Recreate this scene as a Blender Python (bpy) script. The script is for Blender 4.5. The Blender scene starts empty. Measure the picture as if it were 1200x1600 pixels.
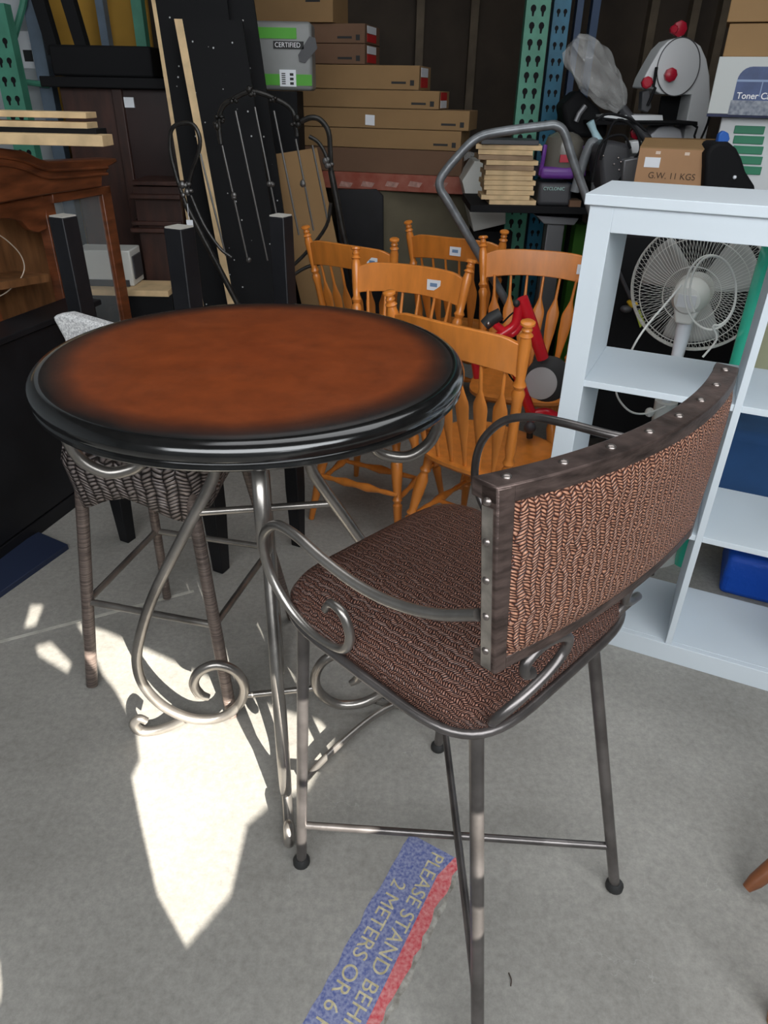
import bpy, bmesh, math, random
from mathutils import Vector, Matrix
import numpy as np
random.seed(7)
C = bpy.context.scene.collection
PI = math.pi
# ------------------------------------------------------------------ camera
F_PX, PITCH, ROLL, CAMH = 1096.4, 0.5391, 0.0208, 1.53
_fw = Vector((0, math.cos(PITCH), -math.sin(PITCH))); _rt0 = Vector((1, 0, 0)); _up0 = _rt0.cross(_fw)
_rt = math.cos(ROLL)*_rt0 + math.sin(ROLL)*_up0
_up = -math.sin(ROLL)*_rt0 + math.cos(ROLL)*_up0
cam = bpy.data.cameras.new('camera'); cam_o = bpy.data.objects.new('camera', cam); C.objects.link(cam_o)
cam.sensor_fit = 'HORIZONTAL'; cam.sensor_width = 36; cam.lens = F_PX*36/1200
cam.clip_start = 0.02; cam.clip_end = 60
m = Matrix((( _rt.x, _up.x, -_fw.x, 0), (_rt.y, _up.y, -_fw.y, 0), (_rt.z, _up.z, -_fw.z, CAMH), (0, 0, 0, 1)))
cam_o.matrix_world = m
bpy.context.scene.camera = cam_o
# ------------------------------------------------------------------ world, sun, door light, exposure
w = bpy.data.worlds.new('world'); bpy.context.scene.world = w; w.use_nodes = True
bg = w.node_tree.nodes['Background']; bg.inputs[0].default_value = (.80, .88, 1.0, 1); bg.inputs[1].default_value = .22
SUN_EL = math.radians(24)
sund = Vector((-.451*math.cos(SUN_EL), .893*math.cos(SUN_EL), -math.sin(SUN_EL)))
sl = bpy.data.lights.new('sun', 'SUN'); sl.energy = 20; sl.angle = math.radians(.25); sl.color = (1, .95, .85)
so = bpy.data.objects.new('sun', sl); C.objects.link(so); so.rotation_euler = sund.to_track_quat('-Z', 'Y').to_euler()
def area(name, loc, target, sx, sy, e, col):
    l = bpy.data.lights.new(name, 'AREA'); l.shape = 'RECTANGLE'; l.size = sx; l.size_y = sy; l.energy = e; l.color = col
    o = bpy.data.objects.new(name, l); C.objects.link(o); o.location = loc
    o.rotation_euler = (Vector(target)-Vector(loc)).to_track_quat('-Z', 'Y').to_euler(); return o
area('door_daylight', (0.3, -1.1, 2.15), (0.1, 2.2, .3), 4.4, 2.0, 135, (.93, .97, 1.0))
area('overhead_fill', (0.6, 2.0, 3.6), (0.6, 2.2, 0), 3.0, 2.0, 30, (.95, .98, 1.0))  # added fill lamp from above; the ceiling has no opening
vs = bpy.context.scene.view_settings
vs.view_transform = 'Standard'; vs.look = 'None'; vs.gamma = 1; vs.use_curve_mapping = False; vs.exposure = 0.35

# ------------------------------------------------------------------ photo measuring helpers (turn a sight line into a place in the room)
def ray(u, v): return (u-600)/F_PX*_rt + (800-v)/F_PX*_up + _fw
CAMP = Vector((0, 0, CAMH))
def at(u, v, Y):
    d = ray(u, v); return CAMP + d*(Y/d.y)
def atz(u, v, z=0):
    d = ray(u, v); return CAMP + d*((z-CAMH)/d.z)
def atplane(u, v, p0, n):
    d = ray(u, v); n = Vector(n); return CAMP + d*((Vector(p0)-CAMP).dot(n)/d.dot(n))

# ------------------------------------------------------------------ materials
MATS = {}
def mat(name, col, rough=.6, metal=0, var=0, scale=12, bump=0, bscale=None, spec=.5, stretch=None, coat=0, alpha=None, trans=0, col2=None):
    if name in MATS: return MATS[name]
    m = bpy.data.materials.new(name); m.use_nodes = True; nt = m.node_tree; b = nt.nodes['Principled BSDF']
    b.inputs['Base Color'].default_value = (*col, 1); b.inputs['Roughness'].default_value = rough
    b.inputs['Metallic'].default_value = metal; b.inputs['Specular IOR Level'].default_value = spec
    if coat: b.inputs['Coat Weight'].default_value = coat; b.inputs['Coat Roughness'].default_value = .15
    if trans: b.inputs['Transmission Weight'].default_value = trans
    if alpha is not None: b.inputs['Alpha'].default_value = alpha
    if var or bump or col2:
        tc = nt.nodes.new('ShaderNodeTexCoord'); mp = nt.nodes.new('ShaderNodeMapping')
        if stretch: mp.inputs['Scale'].default_value = stretch
        nt.links.new(tc.outputs['Object'], mp.inputs[0])
        n = nt.nodes.new('ShaderNodeTexNoise'); n.inputs['Scale'].default_value = scale; n.inputs['Detail'].default_value = 6
        nt.links.new(mp.outputs[0], n.inputs['Vector'])
        if var or col2:
            r = nt.nodes.new('ShaderNodeValToRGB'); c2 = col2 or tuple(min(1, c*(1+var)) for c in col)
            c1 = col if col2 else tuple(c*(1-var) for c in col)
            r.color_ramp.elements[0].position = .32; r.color_ramp.elements[1].position = .68
            r.color_ramp.elements[0].color = (*c1, 1); r.color_ramp.elements[1].color = (*c2, 1)
            nt.links.new(n.outputs['Fac'], r.inputs[0]); nt.links.new(r.outputs[0], b.inputs['Base Color'])
        if bump:
            n2 = nt.nodes.new('ShaderNodeTexNoise'); n2.inputs['Scale'].default_value = bscale or scale*4; n2.inputs['Detail'].default_value = 4
            nt.links.new(mp.outputs[0], n2.inputs['Vector'])
            bp = nt.nodes.new('ShaderNodeBump'); bp.inputs['Strength'].default_value = bump; bp.inputs['Distance'].default_value = .004
            nt.links.new(n2.outputs['Fac'], bp.inputs['Height']); nt.links.new(bp.outputs[0], b.inputs['Normal'])
    MATS[name] = m; return m

def weave_mat(name, cA, cB, cD, sx, sy, rough=.4, metal=0, strength=.9, rot=0, coord='UV', wob_=1.0):
    """plaited strands from a brick lattice, laid in a zigzag"""
    m = bpy.data.materials.new(name); m.use_nodes = True; nt = m.node_tree; N = nt.nodes; L = nt.links; b = N['Principled BSDF']
    tc = N.new('ShaderNodeTexCoord'); mp = N.new('ShaderNodeMapping'); mp.inputs['Scale'].default_value = (sx, sy, sx); mp.inputs['Rotation'].default_value = (0, 0, rot)
    L.new(tc.outputs[coord], mp.inputs[0])
    sep = N.new('ShaderNodeSeparateXYZ'); L.new(mp.outputs[0], sep.inputs[0])
    def mt(op, a, bb=None, **k):
        n = N.new('ShaderNodeMath'); n.operation = op
        for i, v in enumerate((a, bb)):
            if v is None: continue
            if isinstance(v, (int, float)): n.inputs[i].default_value = v
            else: L.new(v, n.inputs[i])
        return n.outputs[0]
    # herringbone: strands slant one way in even columns and the other way in odd columns
    wx = N.new('ShaderNodeTexNoise'); wx.inputs['Scale'].default_value = .22; wx.inputs['Detail'].default_value = 3; L.new(mp.outputs[0], wx.inputs['Vector'])
    xx = mt('ADD', sep.outputs[0], mt('MULTIPLY', wx.outputs['Fac'], 2.6*wob_))
    colf = mt('FLOOR', xx); par = mt('MODULO', mt('ABSOLUTE', colf), 2.0)
    sign = mt('SUBTRACT', mt('MULTIPLY', par, 2.0), 1.0)
    fx = mt('SUBTRACT', mt('FRACT', xx), .5)
    wob = N.new('ShaderNodeTexNoise'); wob.inputs['Scale'].default_value = .35; wob.inputs['Detail'].default_value = 2; L.new(mp.outputs[0], wob.inputs['Vector'])
    yy = mt('ADD', mt('ADD', sep.outputs[1], mt('MULTIPLY', fx, sign)), mt('MULTIPLY', wob.outputs['Fac'], 1.6))
    fy = mt('FRACT', yy)
    prof = mt('MULTIPLY', mt('SINE', mt('MULTIPLY', fy, PI)), mt('POWER', mt('COSINE', mt('MULTIPLY', fx, PI)), .45))
    ramp = N.new('ShaderNodeValToRGB'); e = ramp.color_ramp.elements
    e[0].position = .18; e[0].color = (*cD, 1); e[1].position = .85; e[1].color = (*cB, 1)
    e2 = ramp.color_ramp.elements.new(.5); e2.color = (*cA, 1)
    L.new(prof, ramp.inputs[0])
    ns = N.new('ShaderNodeTexNoise'); ns.inputs['Scale'].default_value = 1.3; ns.inputs['Detail'].default_value = 3; L.new(mp.outputs[0], ns.inputs['Vector'])
    mx = N.new('ShaderNodeMix'); mx.data_type = 'RGBA'; mx.blend_type = 'MULTIPLY'; mx.inputs[0].default_value = .75
    rr = N.new('ShaderNodeValToRGB'); rr.color_ramp.elements[0].position = .3; rr.color_ramp.elements[1].position = .7
    rr.color_ramp.elements[0].color = (.35, .35, .38, 1); rr.color_ramp.elements[1].color = (1.0, .95, .9, 1)
    L.new(ns.outputs['Fac'], rr.inputs[0]); L.new(ramp.outputs[0], mx.inputs[6]); L.new(rr.outputs[0], mx.inputs[7]); L.new(mx.outputs[2], b.inputs['Base Color'])
    bp = N.new('ShaderNodeBump'); bp.inputs['Strength'].default_value = strength; bp.inputs['Distance'].default_value = .003
    L.new(prof, bp.inputs['Height']); L.new(bp.outputs[0], b.inputs['Normal'])
    b.inputs['Roughness'].default_value = rough; b.inputs['Metallic'].default_value = metal
    MATS[name] = m; return m

M_seat = weave_mat('woven_copper_brown', (.11, .043, .030), (.36, .18, .13), (.018, .007, .007), 118, 230, rough=.36, strength=.8)
M_back = weave_mat('woven_copper_light', (.24, .085, .050), (.60, .31, .20), (.04, .014, .010), 118, 230, rough=.42, strength=.8)
M_wick = weave_mat('woven_grey_wicker', (.16, .125, .115), (.46, .40, .38), (.015, .011, .011), 42, 95, wob_=.3, rough=.32, metal=.35, strength=1.0)
M_wrap = mat('wrapped_wicker_leg', (.15, .115, .10), .35, .3, var=.5, scale=8, stretch=(1, 1, 30), bump=.5, bscale=9)
M_iron = mat('pewter_brown_iron', (.34, .315, .29), .30, .85, var=.35, scale=9, bump=.06, bscale=60)
M_iron2 = mat('dark_pewter_iron', (.17, .155, .15), .33, .8, var=.35, scale=12, bump=.08, bscale=60)
M_frame = mat('brushed_bronze_frame', (.12, .085, .075), .38, .7, var=.5, scale=25, stretch=(1, 1, 4), bump=.25, bscale=60)
M_nail = mat('nail_head_metal', (.30, .26, .24), .32, .9)
M_strip = mat('worn_silver_strip', (.42, .38, .34), .35, .85, var=.55, scale=22, bump=.1)
M_rub = mat('black_rubber', (.02, .02, .02), .6)
M_black = mat('black_lacquer', (.010, .010, .012), .45, var=.3, scale=6, spec=.3)
M_blackm = mat('black_matt', (.007, .007, .008), .75, spec=.2)
M_white = mat('white_laminate', (.66, .72, .77), .5, var=.02, scale=3)
M_wplas = mat('white_plastic', (.66, .66, .62), .45)
M_oak = mat('honey_maple', (.66, .215, .033), .32, var=.12, scale=5, stretch=(6, 6, 1), bump=.05, coat=.25)
M_cherry = mat('cherry_wood', (.15, .043, .015), .4, var=.45, scale=6, stretch=(1, 1, 5), bump=.05, coat=.2)
M_cherryd = mat('cherry_panel', (.24, .105, .04), .5, var=.35, scale=5, stretch=(5, 5, 1))
M_mahog = mat('dark_mahogany', (.040, .014, .009), .5, var=.4, scale=6, stretch=(4, 4, 1))
M_card = mat('cardboard', (.28, .165, .07), .8, var=.08, scale=4)
M_cardd = mat('cardboard_darker', (.15, .08, .045), .8, var=.1, scale=4)
M_raw = mat('raw_pine', (.66, .47, .26), .7, var=.2, scale=10, stretch=(1, 1, 1))
M_ply = mat('dark_plywood', (.045, .032, .022), .85, var=.3, scale=3)
M_stud = mat('stud_timber', (.12, .09, .06), .8, var=.2, scale=8)
M_green = mat('green_rack_paint', (.06, .24, .16), .5, var=.15, scale=10)
M_blue = mat('blue_rack_paint', (.012, .12, .20), .5, var=.15, scale=10)
M_slate = mat('blue_grey_rack_paint', (.11, .15, .2), .5, var=.15, scale=10)
M_rust = mat('red_beam_paint', (.27, .055, .03), .6, var=.3, scale=12, col2=(.36, .12, .08))
M_label = mat('white_sticker', (.78, .8, .84), .6)
M_ink = mat('label_ink', (.16, .26, .42), .7)
M_red = mat('red_paint', (.62, .008, .02), .3, coat=.3)
M_redk = mat('red_knob', (.42, .01, .03), .35)
M_redl = mat('red_label', (.5, .02, .02), .6)
M_grey = mat('grey_metal', (.22, .22, .23), .4, .5)
M_greyp = mat('light_grey_paint', (.66, .67, .68), .5)
M_darkg = mat('dark_grey_plastic', (.05, .05, .055), .5)
M_fab = mat('grey_speckled_fabric', (.30, .30, .31), .9, scale=240, col2=(.78, .77, .76))
M_navy = mat('navy_fabric', (.02, .075, .20), .85, var=.15, scale=6)
M_yel = mat('ochre_panel', (.42, .23, .03), .8, var=.2, scale=3)
M_wallw = mat('pale_grey_wall', (.42, .45, .47), .9, var=.05, scale=2)
M_txt_y = mat('worn_yellow_print', (.42, .36, .20), .8, scale=90, col2=(.62, .56, .38))
M_txt_w = mat('white_print', (.8, .8, .82), .7)
M_txt_k = mat('black_print', (.02, .02, .02), .7)
M_purple = mat('purple_plastic', (.14, .04, .26), .35)
M_teal = mat('teal_film', (.05, .62, .42), .12, alpha=.62)
M_clear = mat('cloudy_plastic_film', (.55, .55, .54), .18, alpha=.30, bump=.5, bscale=14, scale=6)
M_glass = mat('thin_glass', (.9, .95, .95), .02, alpha=.06)
M_gpack = mat('green_print', (.08, .36, .03), .6)
M_graypk = mat('grey_plastic_pack', (.22, .225, .22), .4, var=.1, scale=5)

# concrete floor
def floor_mat():
    m = bpy.data.materials.new('polished_concrete'); m.use_nodes = True; nt = m.node_tree; N = nt.nodes; L = nt.links; b = N['Principled BSDF']
    tc = N.new('ShaderNodeTexCoord')
    def noise(s, d, r=.55):
        n = N.new('ShaderNodeTexNoise'); n.inputs['Scale'].default_value = s; n.inputs['Detail'].default_value = d; n.inputs['Roughness'].default_value = r; L.new(tc.outputs['Object'], n.inputs['Vector']); return n.outputs['Fac']
    r1 = N.new('ShaderNodeValToRGB'); r1.color_ramp.elements[0].position = .3; r1.color_ramp.elements[1].position = .7
    r1.color_ramp.elements[0].color = (.255, .244, .225, 1); r1.color_ramp.elements[1].color = (.375, .363, .338, 1); L.new(noise(2.2, 8), r1.inputs[0])
    r2 = N.new('ShaderNodeValToRGB'); r2.color_ramp.elements[0].position = .35; r2.color_ramp.elements[1].position = .62
    r2.color_ramp.elements[0].color = (.76, .755, .75, 1); r2.color_ramp.elements[1].color = (1.08, 1.07, 1.05, 1); L.new(noise(55, 9, .8), r2.inputs[0])
    mx = N.new('ShaderNodeMix'); mx.data_type = 'RGBA'; mx.blend_type = 'MULTIPLY'; mx.inputs[0].default_value = 1
    L.new(r1.outputs[0], mx.inputs[6]); L.new(r2.outputs[0], mx.inputs[7])
    # pale scuffs
    w_ = N.new('ShaderNodeTexVoronoi'); w_.feature = 'DISTANCE_TO_EDGE'; w_.inputs['Scale'].default_value = 3.2
    wp = N.new('ShaderNodeTexNoise'); wp.inputs['Scale'].default_value = 5; wp.inputs['Detail'].default_value = 5; L.new(tc.outputs['Object'], wp.inputs['Vector'])
    ad = N.new('ShaderNodeVectorMath'); ad.operation = 'ADD'; L.new(tc.outputs['Object'], ad.inputs[0]); L.new(wp.outputs['Color'], ad.inputs[1]); L.new(ad.outputs[0], w_.inputs['Vector'])
    r3 = N.new('ShaderNodeValToRGB'); r3.color_ramp.elements[0].position = 0; r3.color_ramp.elements[0].color = (1, 1, 1, 1); r3.color_ramp.elements[1].position = .006; r3.color_ramp.elements[1].color = (0, 0, 0, 1); L.new(w_.outputs['Distance'], r3.inputs[0])
    r4 = N.new('ShaderNodeValToRGB'); r4.color_ramp.elements[0].position = .56; r4.color_ramp.elements[1].position = .66; L.new(noise(6, 4), r4.inputs[0])
    mu = N.new('ShaderNodeMath'); mu.operation = 'MULTIPLY'; L.new(r3.outputs[0], mu.inputs[0]); L.new(r4.outputs[0], mu.inputs[1])
    mu2 = N.new('ShaderNodeMath'); mu2.operation = 'MULTIPLY'; mu2.inputs[1].default_value = .5; L.new(mu.outputs[0], mu2.inputs[0])
    mx2 = N.new('ShaderNodeMix'); mx2.data_type = 'RGBA'; L.new(mu2.outputs[0], mx2.inputs[0]); L.new(mx.outputs[2], mx2.inputs[6]); mx2.inputs[7].default_value = (.5, .49, .46, 1)
    L.new(mx2.outputs[2], b.inputs['Base Color'])
    b.inputs['Roughness'].default_value = .62; b.inputs['Specular IOR Level'].default_value = .35
    bp = N.new('ShaderNodeBump'); bp.inputs['Strength'].default_value = .12; bp.inputs['Distance'].default_value = .003; L.new(noise(60, 6), bp.inputs['Height']); L.new(bp.outputs[0], b.inputs['Normal'])
    return m
M_floor = floor_mat()
M_slab2 = mat('paler_concrete', (.33, .33, .30), .65, var=.12, scale=5, bump=.1)
M_joint = mat('concrete_joint', (.45, .43, .38), .8, var=.2, scale=20)

# round table top: russet field fading to a black border
def top_mat():
    m = bpy.data.materials.new('russet_leather_black_border'); m.use_nodes = True; nt = m.node_tree; N = nt.nodes; L = nt.links; b = N['Principled BSDF']
    tc = N.new('ShaderNodeTexCoord'); sp = N.new('ShaderNodeSeparateXYZ'); L.new(tc.outputs['Object'], sp.inputs[0])
    cb = N.new('ShaderNodeCombineXYZ'); L.new(sp.outputs[0], cb.inputs[0]); L.new(sp.outputs[1], cb.inputs[1])
    ln = N.new('ShaderNodeVectorMath'); ln.operation = 'LENGTH'; L.new(cb.outputs[0], ln.inputs[0])
    nz = N.new('ShaderNodeTexNoise'); nz.inputs['Scale'].default_value = 5; nz.inputs['Detail'].default_value = 3; L.new(tc.outputs['Object'], nz.inputs['Vector'])
    ma = N.new('ShaderNodeMath'); ma.operation = 'MULTIPLY_ADD'; ma.inputs[1].default_value = .05; L.new(nz.outputs['Fac'], ma.inputs[0]); L.new(ln.outputs['Value'], ma.inputs[2])
    r = N.new('ShaderNodeValToRGB'); e = r.color_ramp.elements
    e[0].position = 0; e[0].color = (.205, .040, .010, 1); e[1].position = .428; e[1].color = (.010, .009, .009, 1)
    for p, c in ((.20, (.205, .042, .010, 1)), (.362, (.185, .040, .011, 1)), (.398, (.06, .018, .009, 1))):
        x = e.new(p); x.color = c
    L.new(ma.outputs[0], r.inputs[0])
    n2 = N.new('ShaderNodeTexNoise'); n2.inputs['Scale'].default_value = 14; n2.inputs['Detail'].default_value = 8; n2.inputs['Roughness'].default_value = .7; L.new(tc.outputs['Object'], n2.inputs['Vector'])
    r2 = N.new('ShaderNodeValToRGB'); r2.color_ramp.elements[0].position = .3; r2.color_ramp.elements[1].position = .7; r2.color_ramp.elements[0].color = (.72, .72, .72, 1); r2.color_ramp.elements[1].color = (1.15, 1.15, 1.1, 1); L.new(n2.outputs['Fac'], r2.inputs[0])
    mx = N.new('ShaderNodeMix'); mx.data_type = 'RGBA'; mx.blend_type = 'MULTIPLY'; mx.inputs[0].default_value = 1; L.new(r.outputs[0], mx.inputs[6]); L.new(r2.outputs[0], mx.inputs[7])
    # fine scratches
    v = N.new('ShaderNodeTexVoronoi'); v.feature = 'DISTANCE_TO_EDGE'; v.inputs['Scale'].default_value = 9
    ad = N.new('ShaderNodeVectorMath'); ad.operation = 'ADD'; L.new(tc.outputs['Object'], ad.inputs[0]); L.new(n2.outputs['Color'], ad.inputs[1]); L.new(ad.outputs[0], v.inputs['Vector'])
    r3 = N.new('ShaderNodeValToRGB'); r3.color_ramp.elements[0].position = 0; r3.color_ramp.elements[0].color = (1, 1, 1, 1); r3.color_ramp.elements[1].position = .012; r3.color_ramp.elements[1].color = (0, 0, 0, 1); L.new(v.outputs['Distance'], r3.inputs[0])
    r4 = N.new('ShaderNodeValToRGB'); r4.color_ramp.elements[0].position = .55; r4.color_ramp.elements[1].position = .6; L.new(nz.outputs['Fac'], r4.inputs[0])
    mu = N.new('ShaderNodeMath'); mu.operation = 'MULTIPLY'; L.new(r3.outputs[0], mu.inputs[0]); L.new(r4.outputs[0], mu.inputs[1])
    mu2 = N.new('ShaderNodeMath'); mu2.operation = 'MULTIPLY'; mu2.inputs[1].default_value = .3; L.new(mu.outputs[0], mu2.inputs[0])
    mx2 = N.new('ShaderNodeMix'); mx2.data_type = 'RGBA'; L.new(mu2.outputs[0], mx2.inputs[0]); L.new(mx.outputs[2], mx2.inputs[6]); mx2.inputs[7].default_value = (.45, .2, .12, 1)
    L.new(mx2.outputs[2], b.inputs['Base Color'])
    b.inputs['Roughness'].default_value = .40; b.inputs['Specular IOR Level'].default_value = .28
    bp = N.new('ShaderNodeBump'); bp.inputs['Strength'].default_value = .12; bp.inputs['Distance'].default_value = .002; L.new(n2.outputs['Fac'], bp.inputs['Height']); L.new(bp.outputs[0], b.inputs['Normal'])
    return m
M_top = top_mat()
M_rim = mat('black_gloss_rim', (.008, .008, .008), .16, var=.3, scale=30, coat=1.0)

# ------------------------------------------------------------------ mesh builder
class MB:
    def __init__(s): s.v = []; s.f = []; s.cut = None
    def add(s, vs, fs, smooth=False):
        o = len(s.v); s.v += [Vector(p) for p in vs]; s.f += [[i+o for i in f] for f in fs]; return s
    def box(s, x0, x1, y0, y1, z0, z1, M=None):
        vs = [Vector(p) for p in ((x0,y0,z0),(x1,y0,z0),(x1,y1,z0),(x0,y1,z0),(x0,y0,z1),(x1,y0,z1),(x1,y1,z1),(x0,y1,z1))]
        if M is not None: vs = [M @ p for p in vs]
        return s.add(vs, [(0,3,2,1),(4,5,6,7),(0,1,5,4),(1,2,6,5),(2,3,7,6),(3,0,4,7)])
    def prism(s, pts, d):
        """polygon of 3-D points pushed by vector d"""
        n = len(pts); pts = [Vector(p) for p in pts]; d = Vector(d)
        return s.add(pts+[p+d for p in pts], [list(range(n))[::-1], list(range(n, 2*n))]+[(i, (i+1) % n, (i+1) % n+n, i+n) for i in range(n)])
    def tube(s, pts, r, n=10, closed=False, cap=True, sub=0, flat=1.0):
        pts = [Vector(p) for p in pts]
        rr = list(r) if hasattr(r, '__len__') else [r]*len(pts)
        if sub: pts, rr = smooth(pts, rr, sub, closed)
        m = len(pts); T = []
        for i in range(m):
            a = pts[(i-1) % m] if (closed or i) else pts[0]; b = pts[(i+1) % m] if (closed or i < m-1) else pts[-1]
            t = (b-a); T.append(t.normalized() if t.length > 1e-9 else Vector((0, 0, 1)))
        up = Vector((0, 0, 1)) if abs(T[0].z) < .9 else Vector((1, 0, 0))
        nn = (up-T[0]*up.dot(T[0])).normalized(); vs = []; fs = []
        for i in range(m):
            nn = (nn-T[i]*nn.dot(T[i])); nn = nn.normalized() if nn.length > 1e-6 else T[i].orthogonal().normalized()
            bb = T[i].cross(nn)
            for k in range(n):
                a = 2*PI*k/n; vs.append(pts[i]+(nn*math.cos(a)*flat+bb*math.sin(a))*rr[i])
        for i in range(m if closed else m-1):
            j = (i+1) % m
            for k in range(n): fs.append((i*n+k, i*n+(k+1) % n, j*n+(k+1) % n, j*n+k))
        if not closed and cap: fs += [list(range(n))[::-1], [(m-1)*n+k for k in range(n)]]
        return s.add(vs, fs, True)
    def lathe(s, a, b, prof, n=14):
        """turned piece between points a and b; prof = [(t, radius)]"""
        a = Vector(a); b = Vector(b); t = (b-a).normalized(); u = t.orthogonal().normalized(); w_ = t.cross(u); vs = []; fs = []
        for tt, r in prof:
            c = a+(b-a)*tt
            for k in range(n): an = 2*PI*k/n; vs.append(c+(u*math.cos(an)+w_*math.sin(an))*max(r, 1e-4))
        m = len(prof)
        for i in range(m-1):
            for k in range(n): fs.append((i*n+k, i*n+(k+1) % n, (i+1)*n+(k+1) % n, (i+1)*n+k))
        fs += [list(range(n))[::-1], [(m-1)*n+k for k in range(n)]]
        return s.add(vs, fs, True)
    def ball(s, c, r, n=12, sz=1.0):
        prof = [((1-math.cos(PI*i/8))/2, r*math.sin(PI*i/8)) for i in range(9)]
        c = Vector(c); return s.lathe(c-Vector((0, 0, r*sz)), c+Vector((0, 0, r*sz)), prof, n)
    def grid(s, P, smooth=True, closeu=False):
        nu = len(P); nv = len(P[0]); vs = [p for row in P for p in row]; fs = []
        for i in range(nu if closeu else nu-1):
            for j in range(nv-1):
                a = i*nv+j; b = ((i+1) % nu)*nv+j; fs.append((a, b, b+1, a+1))
        return s.add(vs, fs, smooth)
OFF = {}
def smooth(pts, rr, sub, closed=False):
    out = []; ro = []; m = len(pts)
    for i in range(m if closed else m-1):
        p0 = pts[(i-1) % m] if (closed or i) else pts[0]*2-pts[1]; p1 = pts[i]; p2 = pts[(i+1) % m]
        p3 = pts[(i+2) % m] if (closed or i < m-2) else pts[-1]*2-pts[-2]
        for k in range(sub):
            t = k/sub
            out.append(.5*((2*p1)+(p2-p0)*t+(2*p0-5*p1+4*p2-p3)*t*t+(3*p1-p0-3*p2+p3)*t**3)); ro.append(rr[i]*(1-t)+rr[(i+1) % m]*t)
    if not closed: out.append(pts[-1]); ro.append(rr[-1])
    return out, ro
def tag(o, label=None, cat=None, group=None, kind=None):
    if label: o['label'] = label
    if cat: o['category'] = cat
    if group: o['group'] = group
    if kind: o['kind'] = kind
    return o
def thing(name, label, cat, loc, rz=0, group=None, scale=None):
    o = bpy.data.objects.new(name, None); C.objects.link(o); o.empty_display_size = .05; o.location = loc; o.rotation_euler = (0, 0, rz)
    if scale: o.scale = scale
    OFF[o.name] = Vector(loc) if rz == 0 and not scale else Vector((0, 0, 0))
    return tag(o, label, cat, group)
def link(name, mb, m, parent=None, bevel=0, label=None, solid=0, subsurf=0, local=False, uv=None, seg=2, origin=None, m2=None):
    """one mesh object. World coordinates unless its thing was placed with a turn (then the thing's own)."""
    off = Vector((0, 0, 0))
    if parent is not None: off = OFF.get(parent.name, off)
    else:
        xs = [p.x for p in mb.v]; ys = [p.y for p in mb.v]; zs = [p.z for p in mb.v]
        off = Vector(origin) if origin else Vector(((min(xs)+max(xs))/2, (min(ys)+max(ys))/2, min(zs)))
    me = bpy.data.meshes.new(name)
    vs = [p-off for p in mb.v]
    me.from_pydata([tuple(p) for p in vs], [], mb.f); me.update()
    if m2:
        for i, p in enumerate(me.polygons): p.material_index = int(i >= mb.cut)
    bm = bmesh.new(); bm.from_mesh(me); bmesh.ops.remove_doubles(bm, verts=bm.verts, dist=1e-6); bmesh.ops.recalc_face_normals(bm, faces=bm.faces); bm.to_mesh(me); bm.free()
    for p in me.polygons: p.use_smooth = True
    if hasattr(me, 'set_sharp_from_angle'): me.set_sharp_from_angle(angle=math.radians(38))
    if uv:
        l = me.uv_layers.new(name='UVMap')
        for p in me.polygons:
            for li in p.loop_indices:
                co = me.vertices[me.loops[li].vertex_index].co + off; l.data[li].uv = uv(co, p.normal)
    me.materials.append(m)
    if m2: me.materials.append(m2)
    o = bpy.data.objects.new(name, me); C.objects.link(o)
    if parent is not None: o.parent = parent; OFF[o.name] = off
    else: o.location = off; OFF[o.name] = off
    if bevel:
        b = o.modifiers.new('b', 'BEVEL'); b.width = bevel; b.segments = seg; b.limit_method = 'ANGLE'; b.angle_limit = math.radians(40)
    if solid:
        b = o.modifiers.new('s', 'SOLIDIFY'); b.thickness = solid; b.offset = 0
    if subsurf:
        b = o.modifiers.new('u', 'SUBSURF'); b.levels = subsurf; b.render_levels = subsurf
    if label: o['label'] = label
    return o
def dup(root, loc, rz, label, group=None):
    r = root.copy(); C.objects.link(r); r.location = loc; r.rotation_euler = (0, 0, rz); r['label'] = label
    if group: r['group'] = group
    for ch in list(root.children):
        c = ch.copy(); C.objects.link(c); c.parent = r
        for g in list(ch.children):
            d = g.copy(); C.objects.link(d); d.parent = c
    return r
def text_mb(s, size, M, depth=.0006, bold=0.0, sx=1.0):
    cu = bpy.data.curves.new('t', 'FONT'); cu.body = s; cu.size = size; cu.extrude = depth; cu.offset = bold; cu.align_x = 'LEFT'
    o = bpy.data.objects.new('t', cu); C.objects.link(o)
    dg = bpy.context.evaluated_depsgraph_get(); me = bpy.data.meshes.new_from_object(o.evaluated_get(dg))
    mb = MB(); mb.add([M @ Vector((v.co.x*sx, v.co.y, v.co.z)) for v in me.vertices], [list(p.vertices) for p in me.polygons])
    bpy.data.objects.remove(o); bpy.data.curves.remove(cu); bpy.data.meshes.remove(me); return mb
def frameM(o, x, y):
    x = Vector(x).normalized(); y = Vector(y); z = x.cross(y).normalized(); y = z.cross(x)
    return Matrix(((x.x, y.x, z.x, o[0]), (x.y, y.y, z.y, o[1]), (x.z, y.z, z.z, o[2]), (0, 0, 0, 1)))
def facebox(u0, v0, u1, v1, Y, d, mb=None):
    """upright box whose front face, standing at distance Y, spans the sight lines of two corners"""
    a = at(u0, v1, Y); b = at(u1, v0, Y); a2 = at(u0, v0, Y); b2 = at(u1, v1, Y)
    mb = mb or MB(); return mb.box((a.x+a2.x)/2, (b.x+b2.x)/2, Y, Y+d, (a.z+b2.z)/2, (b.z+a2.z)/2)
def prismpx(pts, Y, d, mb=None):
    mb = mb or MB(); return mb.prism([at(u, v, Y) for u, v in pts], (0, d, 0))

# ------------------------------------------------------------------ the building
FL = MB().box(-4.2, 4.5, -1.6, 7.2, -.1, 0); tag(link('floor', FL, M_floor, origin=(0, 0, 0)), kind='structure')
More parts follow.
